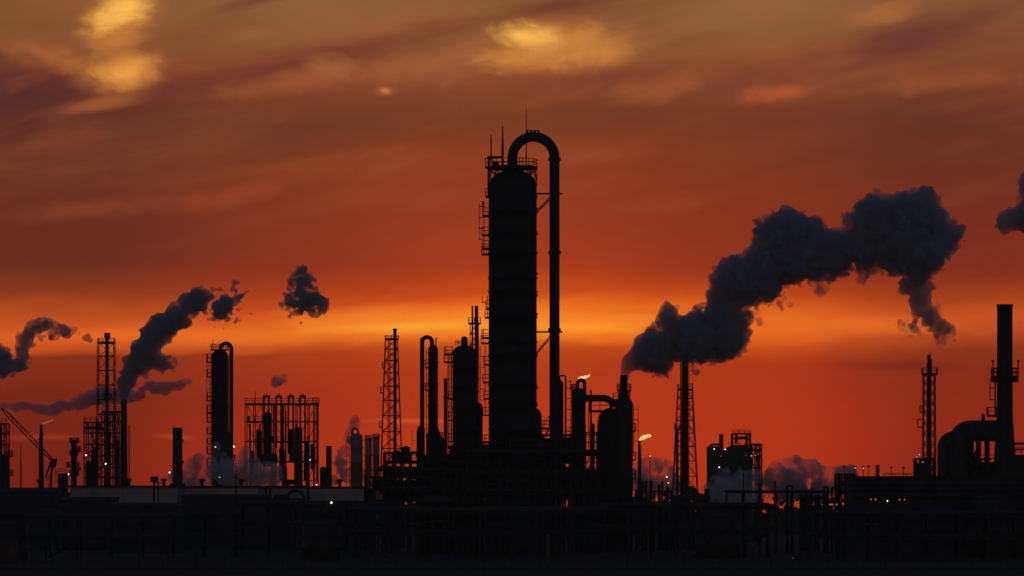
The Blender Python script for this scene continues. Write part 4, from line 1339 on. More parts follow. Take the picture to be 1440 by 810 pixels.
# crawler crane
T = Thing('crawler_crane', 'crawler crane with a long lattice boom raised to the upper left', 'crane', 70, 880)
base = [(T.x(73), T.z(646)), (T.x(3), T.z(575))]
g = MB()
p0 = np.array((T.x(74), 0, T.z(648))); p1 = np.array((T.x(2.5), 0, T.z(574.5)))
dv = p1 - p0; L = np.linalg.norm(dv); dv /= L
nv = np.array((-dv[2], 0, dv[0]))
W = lambda s: (0.12 + 0.30 * min(1.0, s * 7, (1 - s) * 9))
N = 22
for sy in (-0.5, 0.5):
    for sn in (-1, 1):
        for i in range(N):
            a, b = i / N, (i + 1) / N
            g.bar(p0 + dv * L * a + nv * sn * W(a) + np.array((0, sy, 0)), p0 + dv * L * b + nv * sn * W(b) + np.array((0, sy, 0)), 0.13)
    for i in range(0, N + 1, 2):
        q = p0 + dv * L * i / N
        if sy > 0:
            for sn in (-1, 1):
                g.bar(q + nv * sn * W(i / N) + np.array((0, -0.5, 0)), q + nv * sn * W(i / N) + np.array((0, 0.5, 0)), 0.12)
    for i in range(N):
        a, b = i / N, (i + 1) / N
        s1 = 1 if i % 2 else -1
        g.bar(p0 + dv * L * a + nv * s1 * W(a) + np.array((0, sy, 0)), p0 + dv * L * b - nv * s1 * W(b) + np.array((0, sy, 0)), 0.08)
T.part('boom', g, 'iron')
g = MB()
g.bar((T.x(64), 0.4, T.z(672)), (T.x(73), 0.4, T.z(645)), 0.28)
g.bar((T.x(64), -0.4, T.z(672)), (T.x(73), -0.4, T.z(645)), 0.28)
g.bar((T.x(79), 0, T.z(680)), (T.x(78), 0, T.z(648)), 0.14)
g.bar((T.x(65), 0, T.z(676)), (T.x(78), 0, T.z(652)), 0.14)
g.bar((T.x(67), 0, T.z(690)), (T.x(74), 0, T.z(650)), 0.14)
T.part('gantry', g, 'iron')
g = MB()
vs = [(T.x(71), T.z(656)), (T.x(73), T.z(646)), (T.x(80), T.z(645)), (T.x(79), T.z(653)), (T.x(76), T.z(658))]
n = len(vs)
g.add([(x, y, z) for y in (-0.8, 0.8) for x, z in vs], [tuple(range(n)), tuple(range(2 * n - 1, n - 1, -1))] + [(i + n, (i + 1) % n + n, (i + 1) % n, i) for i in range(n)])
T.part('boom_head_block', g, 'steel')
T.part('cab', MB().box(T.x(58), T.x(78), -1.6, 1.6, T.z(727), T.z(706)).box(T.x(54), T.x(60), -1.6, -0.2, T.z(727), T.z(709)), 'steel')
T.part('counterweight', MB().box(T.x(78.2), T.x(86), -1.7, 1.7, T.z(727), T.z(712)), 'iron')
tr = MB()
for sy in (-2.2, 2.2):
    pts = [(T.x(50), sy, 0.9), (T.x(52), sy, 0.1), (T.x(86), sy, 0.1), (T.x(88), sy, 0.9), (T.x(86), sy, 1.7), (T.x(52), sy, 1.7)]
    tr.add([(x, y + o, z) for o in (-0.5, 0.5) for x, y, z in pts], [(0, 1, 2, 3, 4, 5), (11, 10, 9, 8, 7, 6)] + [(i + 6, (i + 1) % 6 + 6, (i + 1) % 6, i) for i in range(6)])
T.part('track', tr, 'iron')
T.part('mast', MB().bar((T.x(70), -0.6, T.z(712)), (T.x(73.5), -0.6, T.z(648)), 0.35).bar((T.x(70), 0.6, T.z(712)), (T.x(73.5), 0.6, T.z(648)), 0.35), 'iron')
T.part('boom_cable', MB().bar((T.x(76), 0, T.z(646)), (T.x(4), 0, T.z(574)), 0.06), 'iron')

T = Thing('aerial_mast', 'thin bare mast left of the tapered flare stack', 'mast', 29.3, 900)
T.part('mast_pole', MB().path([(0, 0, 0), (0, 0, T.z(660)), (0, 0, T.z(624))], [0.22, 0.15, 0.05], 6), 'iron')
T.part('guy_bracket', MB().bar((-0.5, 0, T.z(655)), (0.5, 0, T.z(655)), 0.08), 'iron')

T = Thing('pipe_tower', 'braced pipe tower cut by the left edge of the view', 'tower', 5, 930)
xs = [T.x(q) for q in (-12, -4, 4, 11)]
T.part('frame', MB().frame(xs, [-2.5, 2.5], [T.z(q) for q in (690, 672, 655, 640, 625, 610, 596)], 0.26, 1.0, 3), 'iron')
T.part('drum', MB().lathe(vessel_profile(6.5 * T.k, 0, T.z(640), 0.8), 18, (T.x(7), -0.5)), 'shell')
T.part('pipe', MB().path([(T.x(2), -3, 0), (T.x(2), -3, T.z(600))], 0.3, 8), 'pipe')
T.part('railing', MB().rail([(T.x(-12), -2.5, T.z(596)), (T.x(11), -2.5, T.z(596))], 1.1, 0.14), 'iron')
T.platform(10, 16.5, 641, -2, 2, 1.2)
T.platform(10, 16.5, 668, -2, 2, 1.2)
T.lamp(6.5, 703.5, -3.3, 'lampw', 1.0)
T.lamp(4.5, 705, -3.3, 'lampw', 0.7)

# ================================================================= right of the big plume
T = Thing('guyed_flare', 'broad lattice derrick around a thick flare pipe that reaches into the biggest plume', 'flare tower', 963.5, 790)
T.part('lattice_frame', MB().lattice(0, 0, 0, T.z(547), 43 * T.k, 20 * T.k, 11, 0.12, 'k'), 'iron')
T.part('flare_pipe', MB().path([(T.x(963.2), 0, 0), (T.x(963.2), 0, T.z(600)), (T.x(963.2), 0, T.z(489))], [5.4 * T.k, 5.0 * T.k, 4.6 * T.k], 18), 'stack')
T.part('standpipe', MB().path([(T.x(957.2), 0, 0), (T.x(957.2), 0, T.z(500))], 0.12, 6), 'iron')
T.part('standpipe', MB().path([(T.x(952.2), 0, 0), (T.x(952.2), 0, T.z(601))], 0.3, 8), 'pipe')
T.part('inner_ladder', MB().ladder(T.x(969), 0, 2, T.z(500), 0.6, 0.1, True, 1), 'iron')
T.platform(953.4, 973.8, 547, -1.4, 1.4, 0.9, thick=0.3)
T.platform(949, 956, 604, -1, 1, 1.1)
T.part('top_rim', MB().lathe([(5.3 * T.k, T.z(491)), (5.4 * T.k, T.z(488.5)), (4.4 * T.k, T.z(488.3)), (4.4 * T.k, T.z(492))], 18, (T.x(963.2), 0)), 'stack')

T = Thing('boiler_block', 'dark boiler block with a small stack and open head frame, steam at its foot', 'boiler house', 1030, 1000)
pr = MB()
pr.box(T.x(995), T.x(1016), -5, 5, 0, T.z(628))
T.part('side_house', pr, 'shed')
T.part('bent_pipe', MB().path([(T.x(995.6), -5.4, T.z(690)), (T.x(995.6), -5.4, T.z(632))] + arc(T.x(1001), T.z(631), 5.2 * T.k, 180, 90, -5.4, 6) + [(T.x(1012), -5.4, T.z(625.6))], 1.6 * T.k, 10), 'pipe')
T.part('stack_shaft', MB().lathe([(3.2 * T.k, T.z(640)), (3.0 * T.k, T.z(610.6)), (2.4 * T.k, T.z(610.4)), (2.4 * T.k, T.z(616))], 16, (T.x(1014.2), 0)), 'stack')
hump = [(1016, 690), (1016, 640), (1020, 631), (1027, 627), (1040, 626.5), (1050, 629), (1056, 636), (1058, 650), (1056, 662), (1058, 690)]
n = len(hump)
g = MB().add([(T.x(x), y, T.z(z) if z < 690 else 0) for y in (-5, 5) for x, z in hump], [tuple(range(n)), tuple(range(2 * n - 1, n - 1, -1))] + [(i + n, (i + 1) % n + n, (i + 1) % n, i) for i in range(n)])
T.part('boiler_shell', g, 'shell')
g = MB()
for xx in (1029.5, 1035, 1050, 1054.5):
    for yy in (-3, 3):
        g.bar((T.x(xx), yy, T.z(640)), (T.x(xx), yy, T.z(610)), 0.32)
for zz in (610, 617, 627):
    for yy in (-3, 3):
        g.bar((T.x(1029.5), yy, T.z(zz)), (T.x(1054.5), yy, T.z(zz)), 0.34)
g.bar((T.x(1035), -3, T.z(617)), (T.x(1040), -3, T.z(627)), 0.25)
g.bar((T.x(1050), -3, T.z(617)), (T.x(1045), -3, T.z(627)), 0.25)
g.box(T.x(1035), T.x(1050), -2.5, 2.5, T.z(618), T.z(614))
T.part('head_frame', g, 'iron')
T.part('railing', MB().rail([(T.x(1029.5), -3, T.z(610)), (T.x(1054.5), -3, T.z(610))], 0.9, 0.13), 'iron')
xs = [T.x(q) for q in (1056, 1063, 1069.5)]
T.part('frame', MB().frame(xs, [-4, 4], [T.z(q) for q in (675, 658, 642, 633, 625)], 0.34, 0.6, 8), 'iron')
T.part('duct', MB().path([(T.x(1066), -2, 0), (T.x(1066), -2, T.z(640))], 2.4 * T.k, 12), 'pipe')
T.part('drum', MB().lathe(vessel_profile(8.0 * T.k, T.z(668), T.z(640), 1.0, skirt=False), 18, (T.x(1047), -5.5)), 'shell')
for (a, b, kd, rr) in ((1002.5, 632, 'lampw', .55), (1018, 632.5, 'lampw', .6), (1012, 642, 'lampd', .5), (1009.5, 657.5, 'lampw', .6), (1033, 626, 'lampd', .6), (1046, 641, 'lampd', .5), (1060, 641, 'lampd', .8), (1054, 642, 'lampy', .6)):
    T.lamp(a, b, -9.0 if 1040 < a < 1056 else -6.2, kd, rr)

# right hand stack and ducts
T = Thing('great_stack', 'broad tall smokestack at the right edge with a railed ring platform', 'stack', 1413, 600)
pr = [(15.5 * T.k, 0), (15.0 * T.k, T.z(640)), (13.2 * T.k, T.z(612)), (11.6 * T.k, T.z(590)), (11.1 * T.k, T.z(560)), (10.9 * T.k, T.z(520)), (10.8 * T.k, T.z(431)), (11.8 * T.k, T.z(430.6)), (11.8 * T.k, T.z(428.2)), (10.0 * T.k, T.z(428)), (10.0 * T.k, T.z(436))]
T.part('stack_shaft', MB().lathe(pr, 36), 'stack')
T.ring_platform(19.5 * T.k, 11.2 * T.k, 529, 1.2, t=0.12, thick=0.9)
T.part('mast', MB().path([(T.x(1396.4), 0, T.z(529)), (T.x(1396.4), 0, T.z(508))], 0.1, 6), 'iron')
T.part('mast', MB().path([(T.x(1431.8), 0, T.z(529)), (T.x(1431.8), 0, T.z(508))], 0.1, 6), 'iron')
T.part('beacon', MB().lathe([(0.22, T.z(509)), (0.22, T.z(506.5)), (0.01, T.z(506))], 8, (T.x(1396.4), 0)).lathe([(0.22, T.z(509)), (0.22, T.z(506.5)), (0.01, T.z(506))], 8, (T.x(1431.8), 0)), 'iron')
T.part('ladder', MB().ladder(T.x(1399.5), 0, T.z(584), T.z(531), 0.7, 0.14, True, -1), 'iron')
T.platform(1388.8, 1403, 583.5, -1.4, 1.4, 1.15, 0.12, thick=0.3)
T.part('breeching_duct', MB().path([(T.x(1410), 0, T.z(605.8)), (T.x(1366), 0, T.z(605.8))] + arc(T.x(1366), T.z(624), 18.2 * T.k, 90, 180, 0, 10)[1:] + [(T.x(1347.8), 0, 0)], 15.0 * T.k, 26), 'pipe')
T.part('side_duct', MB().path([(T.x(1356), -0.6, T.z(614)), (T.x(1340), -0.6, T.z(614))] + arc(T.x(1340), T.z(629), 15 * T.k, 90, 180, -0.6, 10)[1:] + [(T.x(1325), -0.6, 0)], 7.4 * T.k, 20), 'pipe')
T.part('stub_vent', MB().lathe([(2.4 * T.k, T.z(592)), (2.4 * T.k, T.z(582.5)), (0.01, T.z(582))], 12, (T.x(1382.6), 0)), 'steel')
g = MB()
for xx in (1366, 1376, 1388):
    for yy in (-1.5, 1.5):
        g.bar((T.x(xx), yy, 0), (T.x(xx), yy, T.z(616)), 0.4)
for zz in (646, 660):
    g.bar((T.x(1350), -1.5, T.z(zz)), (T.x(1392), -1.5, T.z(zz)), 0.4)
g.bar((T.x(1366), -1.5, T.z(646)), (T.x(1376), -1.5, T.z(622)), 0.25)
T.part('duct_support', g, 'iron')
T.part('fan_housing', MB().hdrum((T.x(1371), -1, T.z(650)), (T.x(1371), 1.4, T.z(650)), 9 * T.k, 18), 'steel')
T.part('pipe', MB().path([(T.x(1424), -0.5, T.z(624)), (T.x(1450), -0.5, T.z(624))], 0.2, 8).path([(T.x(1424), -0.5, T.z(632)), (T.x(1450), -0.5, T.z(632))], 0.14, 8), 'pipe')

T = Thing('furnace_house', 'low dark furnace house under the arched ducts of the great stack', 'building', 1385, 612)
T.part('wall', MB().box(T.x(1330), T.x(1400), -3, 3, 0, T.z(652)), 'brick')
T.part('roof', MB().box(T.x(1328), T.x(1402), -3.2, 3.2, T.z(652) + 0.005, T.z(650)), 'steel')
T.part('railing', MB().rail([(T.x(1330), -3, T.z(650)), (T.x(1398), -3, T.z(650))], 1.1, 0.1), 'iron')
for a in (1380, 1384.5):
    T.lamp(a, 645, -1.0, 'lampd', 0.9)
T = Thing('process_block', 'dark block behind the great stack cut by the right edge', 'building', 1435, 640)
T.part('wall', MB().box(T.x(1418), T.x(1462), -3, 3, 0, T.z(640)), 'brick')
T.part('railing', MB().rail([(T.x(1418), -3, T.z(640)), (T.x(1462), -3, T.z(640))], 1.2, 0.1), 'iron')

T = Thing('flare_derrick', 'narrow straight lattice flare tower on the right, decked near its stubby tip', 'flare tower', 1306.5, 850)
T.part('lattice_frame', MB().lattice(0, 0, 0, T.z(525), 19 * T.k, 15.5 * T.k, 16, 0.13, 'x'), 'iron')
T.part('flare_pipe', MB().lathe([(4.2 * T.k, 0), (3.6 * T.k, T.z(640)), (3.2 * T.k, T.z(527)), (3.4 * T.k, T.z(515)), (2.4 * T.k, T.z(508)), (2.6 * T.k, T.z(499)), (2.0 * T.k, T.z(498.4))], 16), 'stack')
T.part('tip_pipe', MB().path([(T.x(1309.4), 0, T.z(526)), (T.x(1309.4), 0, T.z(505))], 0.18, 8), 'iron')
T.platform(1297, 1317.6, 525, -1.5, 1.5, 1.1, 0.13, thick=0.5)
T.platform(1294, 1299, 579, -1.2, 1.2, 1.3)
g = MB()
for (a, b) in (((1290, 590), (1299, 590)), ((1290, 601), (1299, 601)), ((1290, 590), (1290, 601))):
    g.bar((T.x(a[0]), -1, T.z(a[1])), (T.x(b[0]), -1, T.z(b[1])), 0.22)
T.part('davit', g, 'red')
T.part('base_frame', MB().frame([T.x(q) for q in (1287, 1295, 1304, 1314)], [-2, 2], [T.z(q) for q in (668, 656, 645)], 0.35, 0.9, 4), 'iron')
T.part('drum', MB().lathe(vessel_profile(7 * T.k, 0, T.z(646), 0.8), 16, (T.x(1299), 0)), 'shell')
T.part('drum', MB().lathe(vessel_profile(4 * T.k, 0, T.z(652), 0.8), 16, (T.x(1290), 0)), 'shell')
for (a, b) in ((1291.5, 639.5), (1296, 650), (1287.5, 643)):
    T.lamp(a, b, -2.5, 'lampy', 0.5)

# ================================================================= low buildings, racks and tanks along the ground
T = Thing('warehouse', 'long pale low warehouse under the left columns and stacks', 'warehouse', 182, 800)
warehouse(T, 107, 255, 686.5, 22, 0, 'wall', (130, 225), [(165, 712, 3, 1.4), (190, 712, 3, 1.4)], 3, 3)
T = Thing('warehouse', 'pale low warehouse with a slightly lower roof, behind the tall bare pole', 'warehouse', 312, 815)
warehouse(T, 256.5, 367, 686.8, 20, 0, 'wall', (290, 345), [(268, 712, 2.5, 1.4)], 4, 2)
T = Thing('warehouse', 'pale low hall behind the big ring and the box frame', 'warehouse', 440, 830)
warehouse(T, 369, 514, 687.5, 20, 0.0, 'wall', (460,), [(480, 708, 3, 1.2), (495, 708, 3, 1.2)], 5, 2)
T = Thing('shed', 'long dark flat shed in front of the left pale warehouse', 'shed', 132, 720)
warehouse(T, 90, 164, 703, 8, 0.6, 'shed', (120,), [], 6)
T = Thing('shed', 'dark low shed in front of the square topped equipment box post', 'shed', 210, 650)
warehouse(T, 160, 256, 711, 8, 0.5, 'shed', (200,), [], 12)
T = Thing('shed', 'dark low shed in front of the pale hall, below the pipe ring', 'shed', 450, 700)
warehouse(T, 380, 530, 713, 8, 0.5, 'shed', (420,), [], 13)
T = Thing('shed', 'dark low shed at the left edge below the two white lamps', 'shed', 30, 700)
warehouse(T, -14, 80, 692, 9, 0.8, 'shed', (40,), [], 7, 2)
T = Thing('shed', 'dark flat shed right of the tall bare pole', 'shed', 300, 730)
warehouse(T, 258, 378, 697.5, 9, 0.4, 'shed', (300,), [], 8)

def sign(px, D, top, bot_board, w, label):
    T = Thing('sign_board', label, 'sign', px, D)
    for s in (-0.3, 0.3):
        T.part('post', MB().bar((s * w * T.k, 0, 0), (s * w * T.k, 0, T.z(top + 1)), 0.3), 'iron')
    T.part('board', MB().box(-w / 2 * T.k, w / 2 * T.k, -0.32, -0.2, T.z(bot_board), T.z(top)), 'iron')
T = Thing('equipment_post', 'square topped equipment box on a tall post before the left warehouse', 'post', 217, 690)
T.part('post', MB().bar((T.x(216.5), 0, 0), (T.x(216.5), 0, T.z(678)), 0.36).bar((T.x(222.3), 0, 0), (T.x(222.3), 0, T.z(679)), 0.22).bar((T.x(216.5), 0, T.z(679.2)), (T.x(227), 0, T.z(679.2)), 0.2), 'iron')
T.part('equipment_box', MB().box(T.x(211.7), T.x(222.3), -0.5, 0.5, T.z(678), T.z(670.2)), 'steel')

T = Thing('bare_pole', 'tall bare pole in front of the foot of the hooked left column', 'pole', 331.8, 560)
T.part('pole_shaft', MB().path([(0, 0, 0), (0, 0, T.z(666))], [0.18, 0.09], 8), 'iron')
T.part('crossarm', MB().box(-0.35, 0.35, -0.06, 0.06, T.z(672), T.z(671)), 'iron')

T = Thing('loop_ring', 'large upright pipe ring inside a box shaped steel frame', 'pipework', 404, 760)
ring = [(T.x(416) + 12 * T.k * math.cos(R(a)), -1.2, T.z(702) + 12 * T.k * math.sin(R(a))) for a in range(0, 361, 12)]
T.part('pipe_ring', MB().path(ring, 0.3, 8, False), 'pipe')
T.part('frame', MB().frame([T.x(374), T.x(380), T.x(433)], [-1, 1], [T.z(702), T.z(684)], 0.32, 0.0), 'iron')
T.part('drum', MB().hdrum((T.x(388), 0, T.z(706)), (T.x(404), 0, T.z(706)), 1.5), 'shell')

# pipe racks
racks = [
    ('long dim pipe rack running along the left foreground below the sheds', 150, -20, 330, 728, 2, 8, 560, 21),
    ('double level pipe rack below the loop ring and pale hall', 440, 340, 560, 712, 2, 6, 600, 22),
    ('tall crowded pipe rack at the foot of the narrow gooseneck column', 600, 540, 660, 664, 3, 7, 610, 23),
    ('dense pipe rack in front of the tallest column, below its overhead pipe', 745, 665, 840, 640, 4, 9, 600, 24),
    ('pipe rack running right from the cone stack in the foreground', 960, 850, 1080, 716, 2, 7, 560, 25),
    ('low pipe rack under the wide dark steam bank', 1090, 1022, 1160, 693, 1, 6, 640, 26),
    ('long pipe rack along the right foreground beneath the row of small lit openings', 1300, 1140, 1470, 726, 2, 8, 520, 27),
    ('dim pipe rack crossing the middle foreground ahead of the dense rack', 660, 500, 850, 722, 2, 8, 540, 28),
]
for lab, px, a, b, top, lv, nb, D, sd in racks:
    T = Thing('pipe_rack', lab, 'pipe rack', px, D, 'pipe racks')
    pipe_rack(T, a, b, top, lv, nb, 5.0, 0.16 if sd == 26 else 0.26, 3 if sd == 26 else 6, pr=(0.1, 0.2) if sd == 26 else (0.18, 0.42), seed=sd, hang=sd != 26)
    if sd == 22:
        T.lamp(467.3, 707, -3.2, 'lampw', 1.1)
    if sd == 25:
        T.lamp(1076, 698, -3.2, 'lampd', 0.6)

# dense process frames round the central columns
for lab, px, a, b, top, D, rows, sd in (
        ('dark process frame packed with drums between stout column and tallest column', 690, 652, 712, 622, 615, (700, 680, 660, 641, 622), 31),
        ('dark process frame with stair landing right of the tallest column base', 770, 748, 802, 612, 618, (700, 672, 650, 630, 612), 32),
        ('dark process frame around the foot of the stout dome column', 632, 612, 668, 650, 612, (700, 683, 666, 650), 33),
        ('dark process frame between curved duct vessel and tallest column', 815, 800, 842, 668, 625, (704, 686, 668), 34),
        ('low process frame left of the narrow gooseneck column', 545, 514, 586, 671, 640, (704, 688, 671), 35)):
    T = Thing('process_unit', lab, 'steel structure', px, D)
    n = max(3, int((b - a) / 11))
    xs = [T.x(a + (b - a) * i / n) for i in range(n + 1)]
    T.part('frame', MB().frame(xs, [-3, 0, 3], [T.z(q) for q in rows], 0.26, 0.6, sd), 'iron')
    rnd = random.Random(sd)
    for q0, q1 in zip(rows[:-1], rows[1:]):
        T.part('deck', MB().box(xs[0], xs[-1], -3, 3, T.z(q0) - 0.25, T.z(q0) - 0.14), 'iron')
        for i in range(n):
            if rnd.random() < 0.85:
                cx = (xs[i] + xs[i + 1]) / 2
                h = (T.z(q1) - T.z(q0))
                rr = min(0.52 * (xs[i + 1] - xs[i]), 0.9)
                T.part('drum', MB().lathe(vessel_profile(rr, T.z(q0) - 0.13, T.z(q0) + h * rnd.uniform(0.75, 0.98), 0.4, skirt=False), 14, (cx, rnd.uniform(-2, 2))), 'shell')
    T.part('railing', MB().rail([(xs[0], -3, T.z(rows[-1])), (xs[-1], -3, T.z(rows[-1]))], 1.1, 0.12), 'iron')
    if sd == 32:
        g = MB()
        for i in range(9):
            g.box(T.x(759 + i * 1.4), T.x(760.6 + i * 1.4), -3.9, -3.1, T.z(627 - i * 2.4), T.z(626 - i * 2.4))
        g.rail([(T.x(758), -3.9, T.z(611)), (T.x(772), -3.9, T.z(596))], 1.1, 0.1)
        g.bar((T.x(758), -3.5, T.z(627)), (T.x(773), -3.5, T.z(601)), 0.2)
        T.part('stair', g, 'iron')
        T.platform(757, 772, 603, -3.2, -1.2, 1.2)
        T.part('mast', MB().bar((T.x(765), -2, T.z(603)), (T.x(765), -2, T.z(585)), 0.1), 'iron')

# tall pump house blocks under the columns: solid dark mass
for lab, px, a, b, top, D, dep in (
        ('dark control building at the foot of the tallest column', 738, 682, 795, 640, 655, 6),
        ('dark compressor house behind the stout dome column', 636, 588, 681, 643, 675, 6),
        ('dark compressor house behind the foot of the cone stack', 826, 803, 886, 664, 690, 6)):
    T = Thing('plant_house', lab, 'building', px, D)
    warehouse(T, a, b, top, dep, 0.0, 'brick', ((a + b) / 2,), [(a + 8, top + 60, 1.4, 1.0)], 11, 1)

# storage tanks
for lab, px, D, w, top, sd in (
        ('squat storage tank right of the low racks in the dark foreground', 1010, 545, 62, 728, 1),
        ('squat storage tank left of the middle foreground rack', 452, 520, 54, 738, 2),
        ('squat storage tank under the great stack in the dark foreground', 1395, 560, 66, 700, 3),
        ('small storage tank at the left edge of the dark foreground', 16, 520, 44, 738, 4)):
    T = Thing('storage_tank', lab, 'tank', px, D, 'storage tanks')
    r = w / 2 * T.k
    z = T.z(top)
    T.part('shell', MB().lathe([(r, 0), (r, z * .34), (r + .05, z * .34 + .02), (r + .05, z * .34 + .12), (r, z * .34 + .14), (r, z * .67), (r + .05, z * .67 + .02), (r + .05, z * .67 + .12), (r, z * .67 + .14), (r, z)], 40), 'tank')
    T.part('roof', MB().lathe([(r + 0.12, z + 0.01), (r + 0.12, z + 0.08), (0.3, z + r * 0.16), (1e-6, z + r * 0.165)], 40), 'tank')
    T.part('railing', MB().ring_rail(r, z + 0.08, 1.0, 0.07, n=28), 'iron')
    g = MB()
    for i in range(24):
        a = R(200 + i * 5)
        zz = z * i / 24
        g.path([(math.cos(a) * (r + .05), math.sin(a) * (r + .05), zz + .2), (math.cos(a) * (r + .85), math.sin(a) * (r + .85), zz + .2)], 0.09, 4)
    T.part('stair', g, 'iron')

# the long dark building on the right
T = Thing('process_hall', 'long dark flat roofed hall on the right with small lights along its front', 'hall', 1320, 570)
a, b = T.x(1192), T.x(1475)
T.part('wall', MB().box(a, b, -5, 5, 0, T.z(672)), 'shed')
T.part('roof', MB().box(a - 0.3, b, -5.4, 5.4, T.z(672) + 0.005, T.z(670)), 'shed')
g = MB()
for i, row in enumerate((680, 688, 697)):
    g.path([(a, -5.5, T.z(row)), (b, -5.5, T.z(row))], 0.22 + 0.08 * i, 8)
T.part('pipe', g, 'pipe')
T.part('roof_vent', MB().lathe([(2.6 * T.k, T.z(670.2)), (2.6 * T.k, T.z(656)), (3.2 * T.k, T.z(655.8)), (3.2 * T.k, T.z(654.6)), (0.01, T.z(654))], 14, (T.x(1234), 0)), 'steel')
T.part('roof_walk', MB().rail([(T.x(1238), -5.2, T.z(670)), (T.x(1285), -5.2, T.z(670))], 0.4, 0.08), 'iron')
for px, row, kd, rr in ((1220, 702.5, 'lampd', .9), (1226.5, 702.5, 'lampd', 1.0), (1243, 704.7, 'lampw', .6), (1260, 703, 'lampd', .9), (1267, 703, 'lampd', .7), (1236, 700.5, 'lampd', .35)):
    T.lamp(px, row, -5.3, kd, rr)
for i, (px, top, lit) in enumerate(((1187, 657, 0), (1202, 657.5, 1), (1214, 658, 1), (1221.5, 657, 0), (1253.5, 659, 0), (1270.5, 659, 0))):
    T2 = Thing('lamp_post', ('unlit leftmost lamp post of the row behind the long right hall', 'lamp post with an amber glow over the left end of the long right hall',
                             'lamp post with a dim amber glow just left of the roof vent', 'unlit lamp post close left of the roof vent on the long hall',
                             'unlit lamp post, first to the right of the roof vent on the long hall', 'unlit lamp post, second to the right of the roof vent on the long hall')[i], 'lamp post', px, 590, 'lamp posts behind the long right hall')
    z = T2.z(top)
    T2.part('pole', MB().path([(0, 0, 0), (0, 0, z)], [0.12, 0.05], 6), 'iron')
    T2.part('lamp_head', MB().lathe([(0.05, z), (0.22, z + 0.06), (0.22, z + 0.22), (0.01, z + 0.3)], 10), 'iron')
    if lit:
        T2.lamp(px, top + 0.6, -0.32, 'lampy', 0.55)

T = Thing('pipework_unit', 'low cluttered pipe frame with valves at the left end of the long right hall', 'steel structure', 1188, 600)
xs = [T.x(q) for q in (1176, 1182, 1189, 1199)]
T.part('frame', MB().frame(xs, [-2, 2], [T.z(q) for q in (708, 692, 677, 667)], 0.24, 0.5, 4), 'iron')
T.part('drum', MB().hdrum((T.x(1190), 0, T.z(673)), (T.x(1202), 0, T.z(673)), 0.6), 'shell')
T.part('drum', MB().lathe(vessel_profile(0.6, 0, T.z(668), 0.3), 12, (T.x(1196), 0)), 'shell')
T.part('mast', MB().bar((T.x(1182), -1, T.z(677)), (T.x(1182), -1, T.z(668)), 0.12), 'iron')
for px in (1154, 1165.5, 1168.5, 1174.5, 1183.5):
    T.lamp(px, 709.5 - (1 if px > 1180 else 0), -2.4, 'lampd', 1.0 if px != 1154 else 0.5)
T.part('lamp_rail', MB().bar((T.x(1150), -2.25, T.z(709.5)), (T.x(1199), -2.25, T.z(709.5)), 0.14).bar((T.x(1150), -2.25, 0), (T.x(1150), -2.25, T.z(709.5)), 0.14), 'iron')

def loop(label, px, w, top, D, rr):
    T = Thing('pipe_loop', label, 'pipework', px, D, 'square pipe loops')
    h = w / 2
    T.part('pipe', MB().path([(T.x(px - h), 0, 0), (T.x(px - h), 0, T.z(top + .6)), (T.x(px - h + .6), 0, T.z(top)), (T.x(px + h - .6), 0, T.z(top)), (T.x(px + h), 0, T.z(top + .6)), (T.x(px + h), 0, 0)], rr, 8), 'pipe')
    T.part('support', MB().bar((T.x(px - h), 0, T.z(top + 14)), (T.x(px + h), 0, T.z(top + 14)), 0.2), 'iron')
loop('square pipe loop standing alone in front of the wide steam bank', 1110.5, 7.5, 683.5, 650, 0.2)
loop('square pipe loop left of the cluttered pipe frame', 1174, 8, 685.8, 620, 0.2)
loop('slim square pipe loop, further left of the cluttered pipe frame', 1161.5, 5, 685, 640, 0.2)

def vert(label, px, top, D, r, name='vent_pipe', cat='pipe'):
    T = Thing(name, label, cat, px, D)
    T.part('pipe_shaft', MB().path([(0, 0, 0), (0, 0, T.z(top))], r, 8), 'pipe')
    T.part('cap', MB().lathe([(r * 1.5, T.z(top) + .01), (r * 1.5, T.z(top) + .2), (0.01, T.z(top) + .35)], 10), 'steel')
vert('left of two thin vent pipes before the steam bank by the cone stack', 903.5, 678, 700, 0.26)
vert('right of two thin vent pipes before the steam bank by the cone stack', 908.5, 678, 700, 0.26)
vert('short pipe with cap at the foot of the cone stack', 895.5, 690, 700, 0.3)
vert('lone pipe sticking up in front of the wide steam bank', 1090, 678.5, 660, 0.14)
vert('thin pipe rising in front of the boiler block steam', 1045.5, 668, 700, 0.12)
vert('thin pipe at the right foot of the boiler block', 1068, 682, 720, 0.3)
vert('short pipe between the broad derrick and the boiler block', 996, 690, 740, 0.25)

T = Thing('valve_skid', 'small skid of vessels and pipes below the broad derrick, left side', 'equipment', 928, 690)
xs = [T.x(q) for q in (914, 920, 928, 936, 944)]
T.part('frame', MB().frame(xs, [-2, 2], [T.z(q) for q in (706, 691)], 0.24, 0.6, 9), 'iron')
for a, b, top in ((914.5, 917.5, 675), (925, 929, 681), (930, 933, 676), (936, 941, 684)):
    T.part('drum', MB().lathe(vessel_profile((b - a) / 2 * T.k, 0, T.z(top), 0.3), 12, (T.x((a + b) / 2), 0)), 'shell')
for a, b, kd in ((937, 671, 'lampg'), (939, 679.5, 'lampy')):
    T.part('lamp_pole', MB().bar((T.x(a), -2.2, 0), (T.x(a), -2.2, T.z(b - 1)), 0.12), 'iron')
    T.lamp(a, b, -2.6, kd, 0.85)
T = Thing('lamp_post', 'lit lamp post seen over the steam bank right of the short burning flare', 'lamp post', 914, 860)
T.part('pole', MB().path([(0, 0, 0), (0, 0, T.z(641.5))], [0.14, 0.07], 6), 'iron')
T.lamp(914, 641.5, -0.3, 'lampy', 0.7)
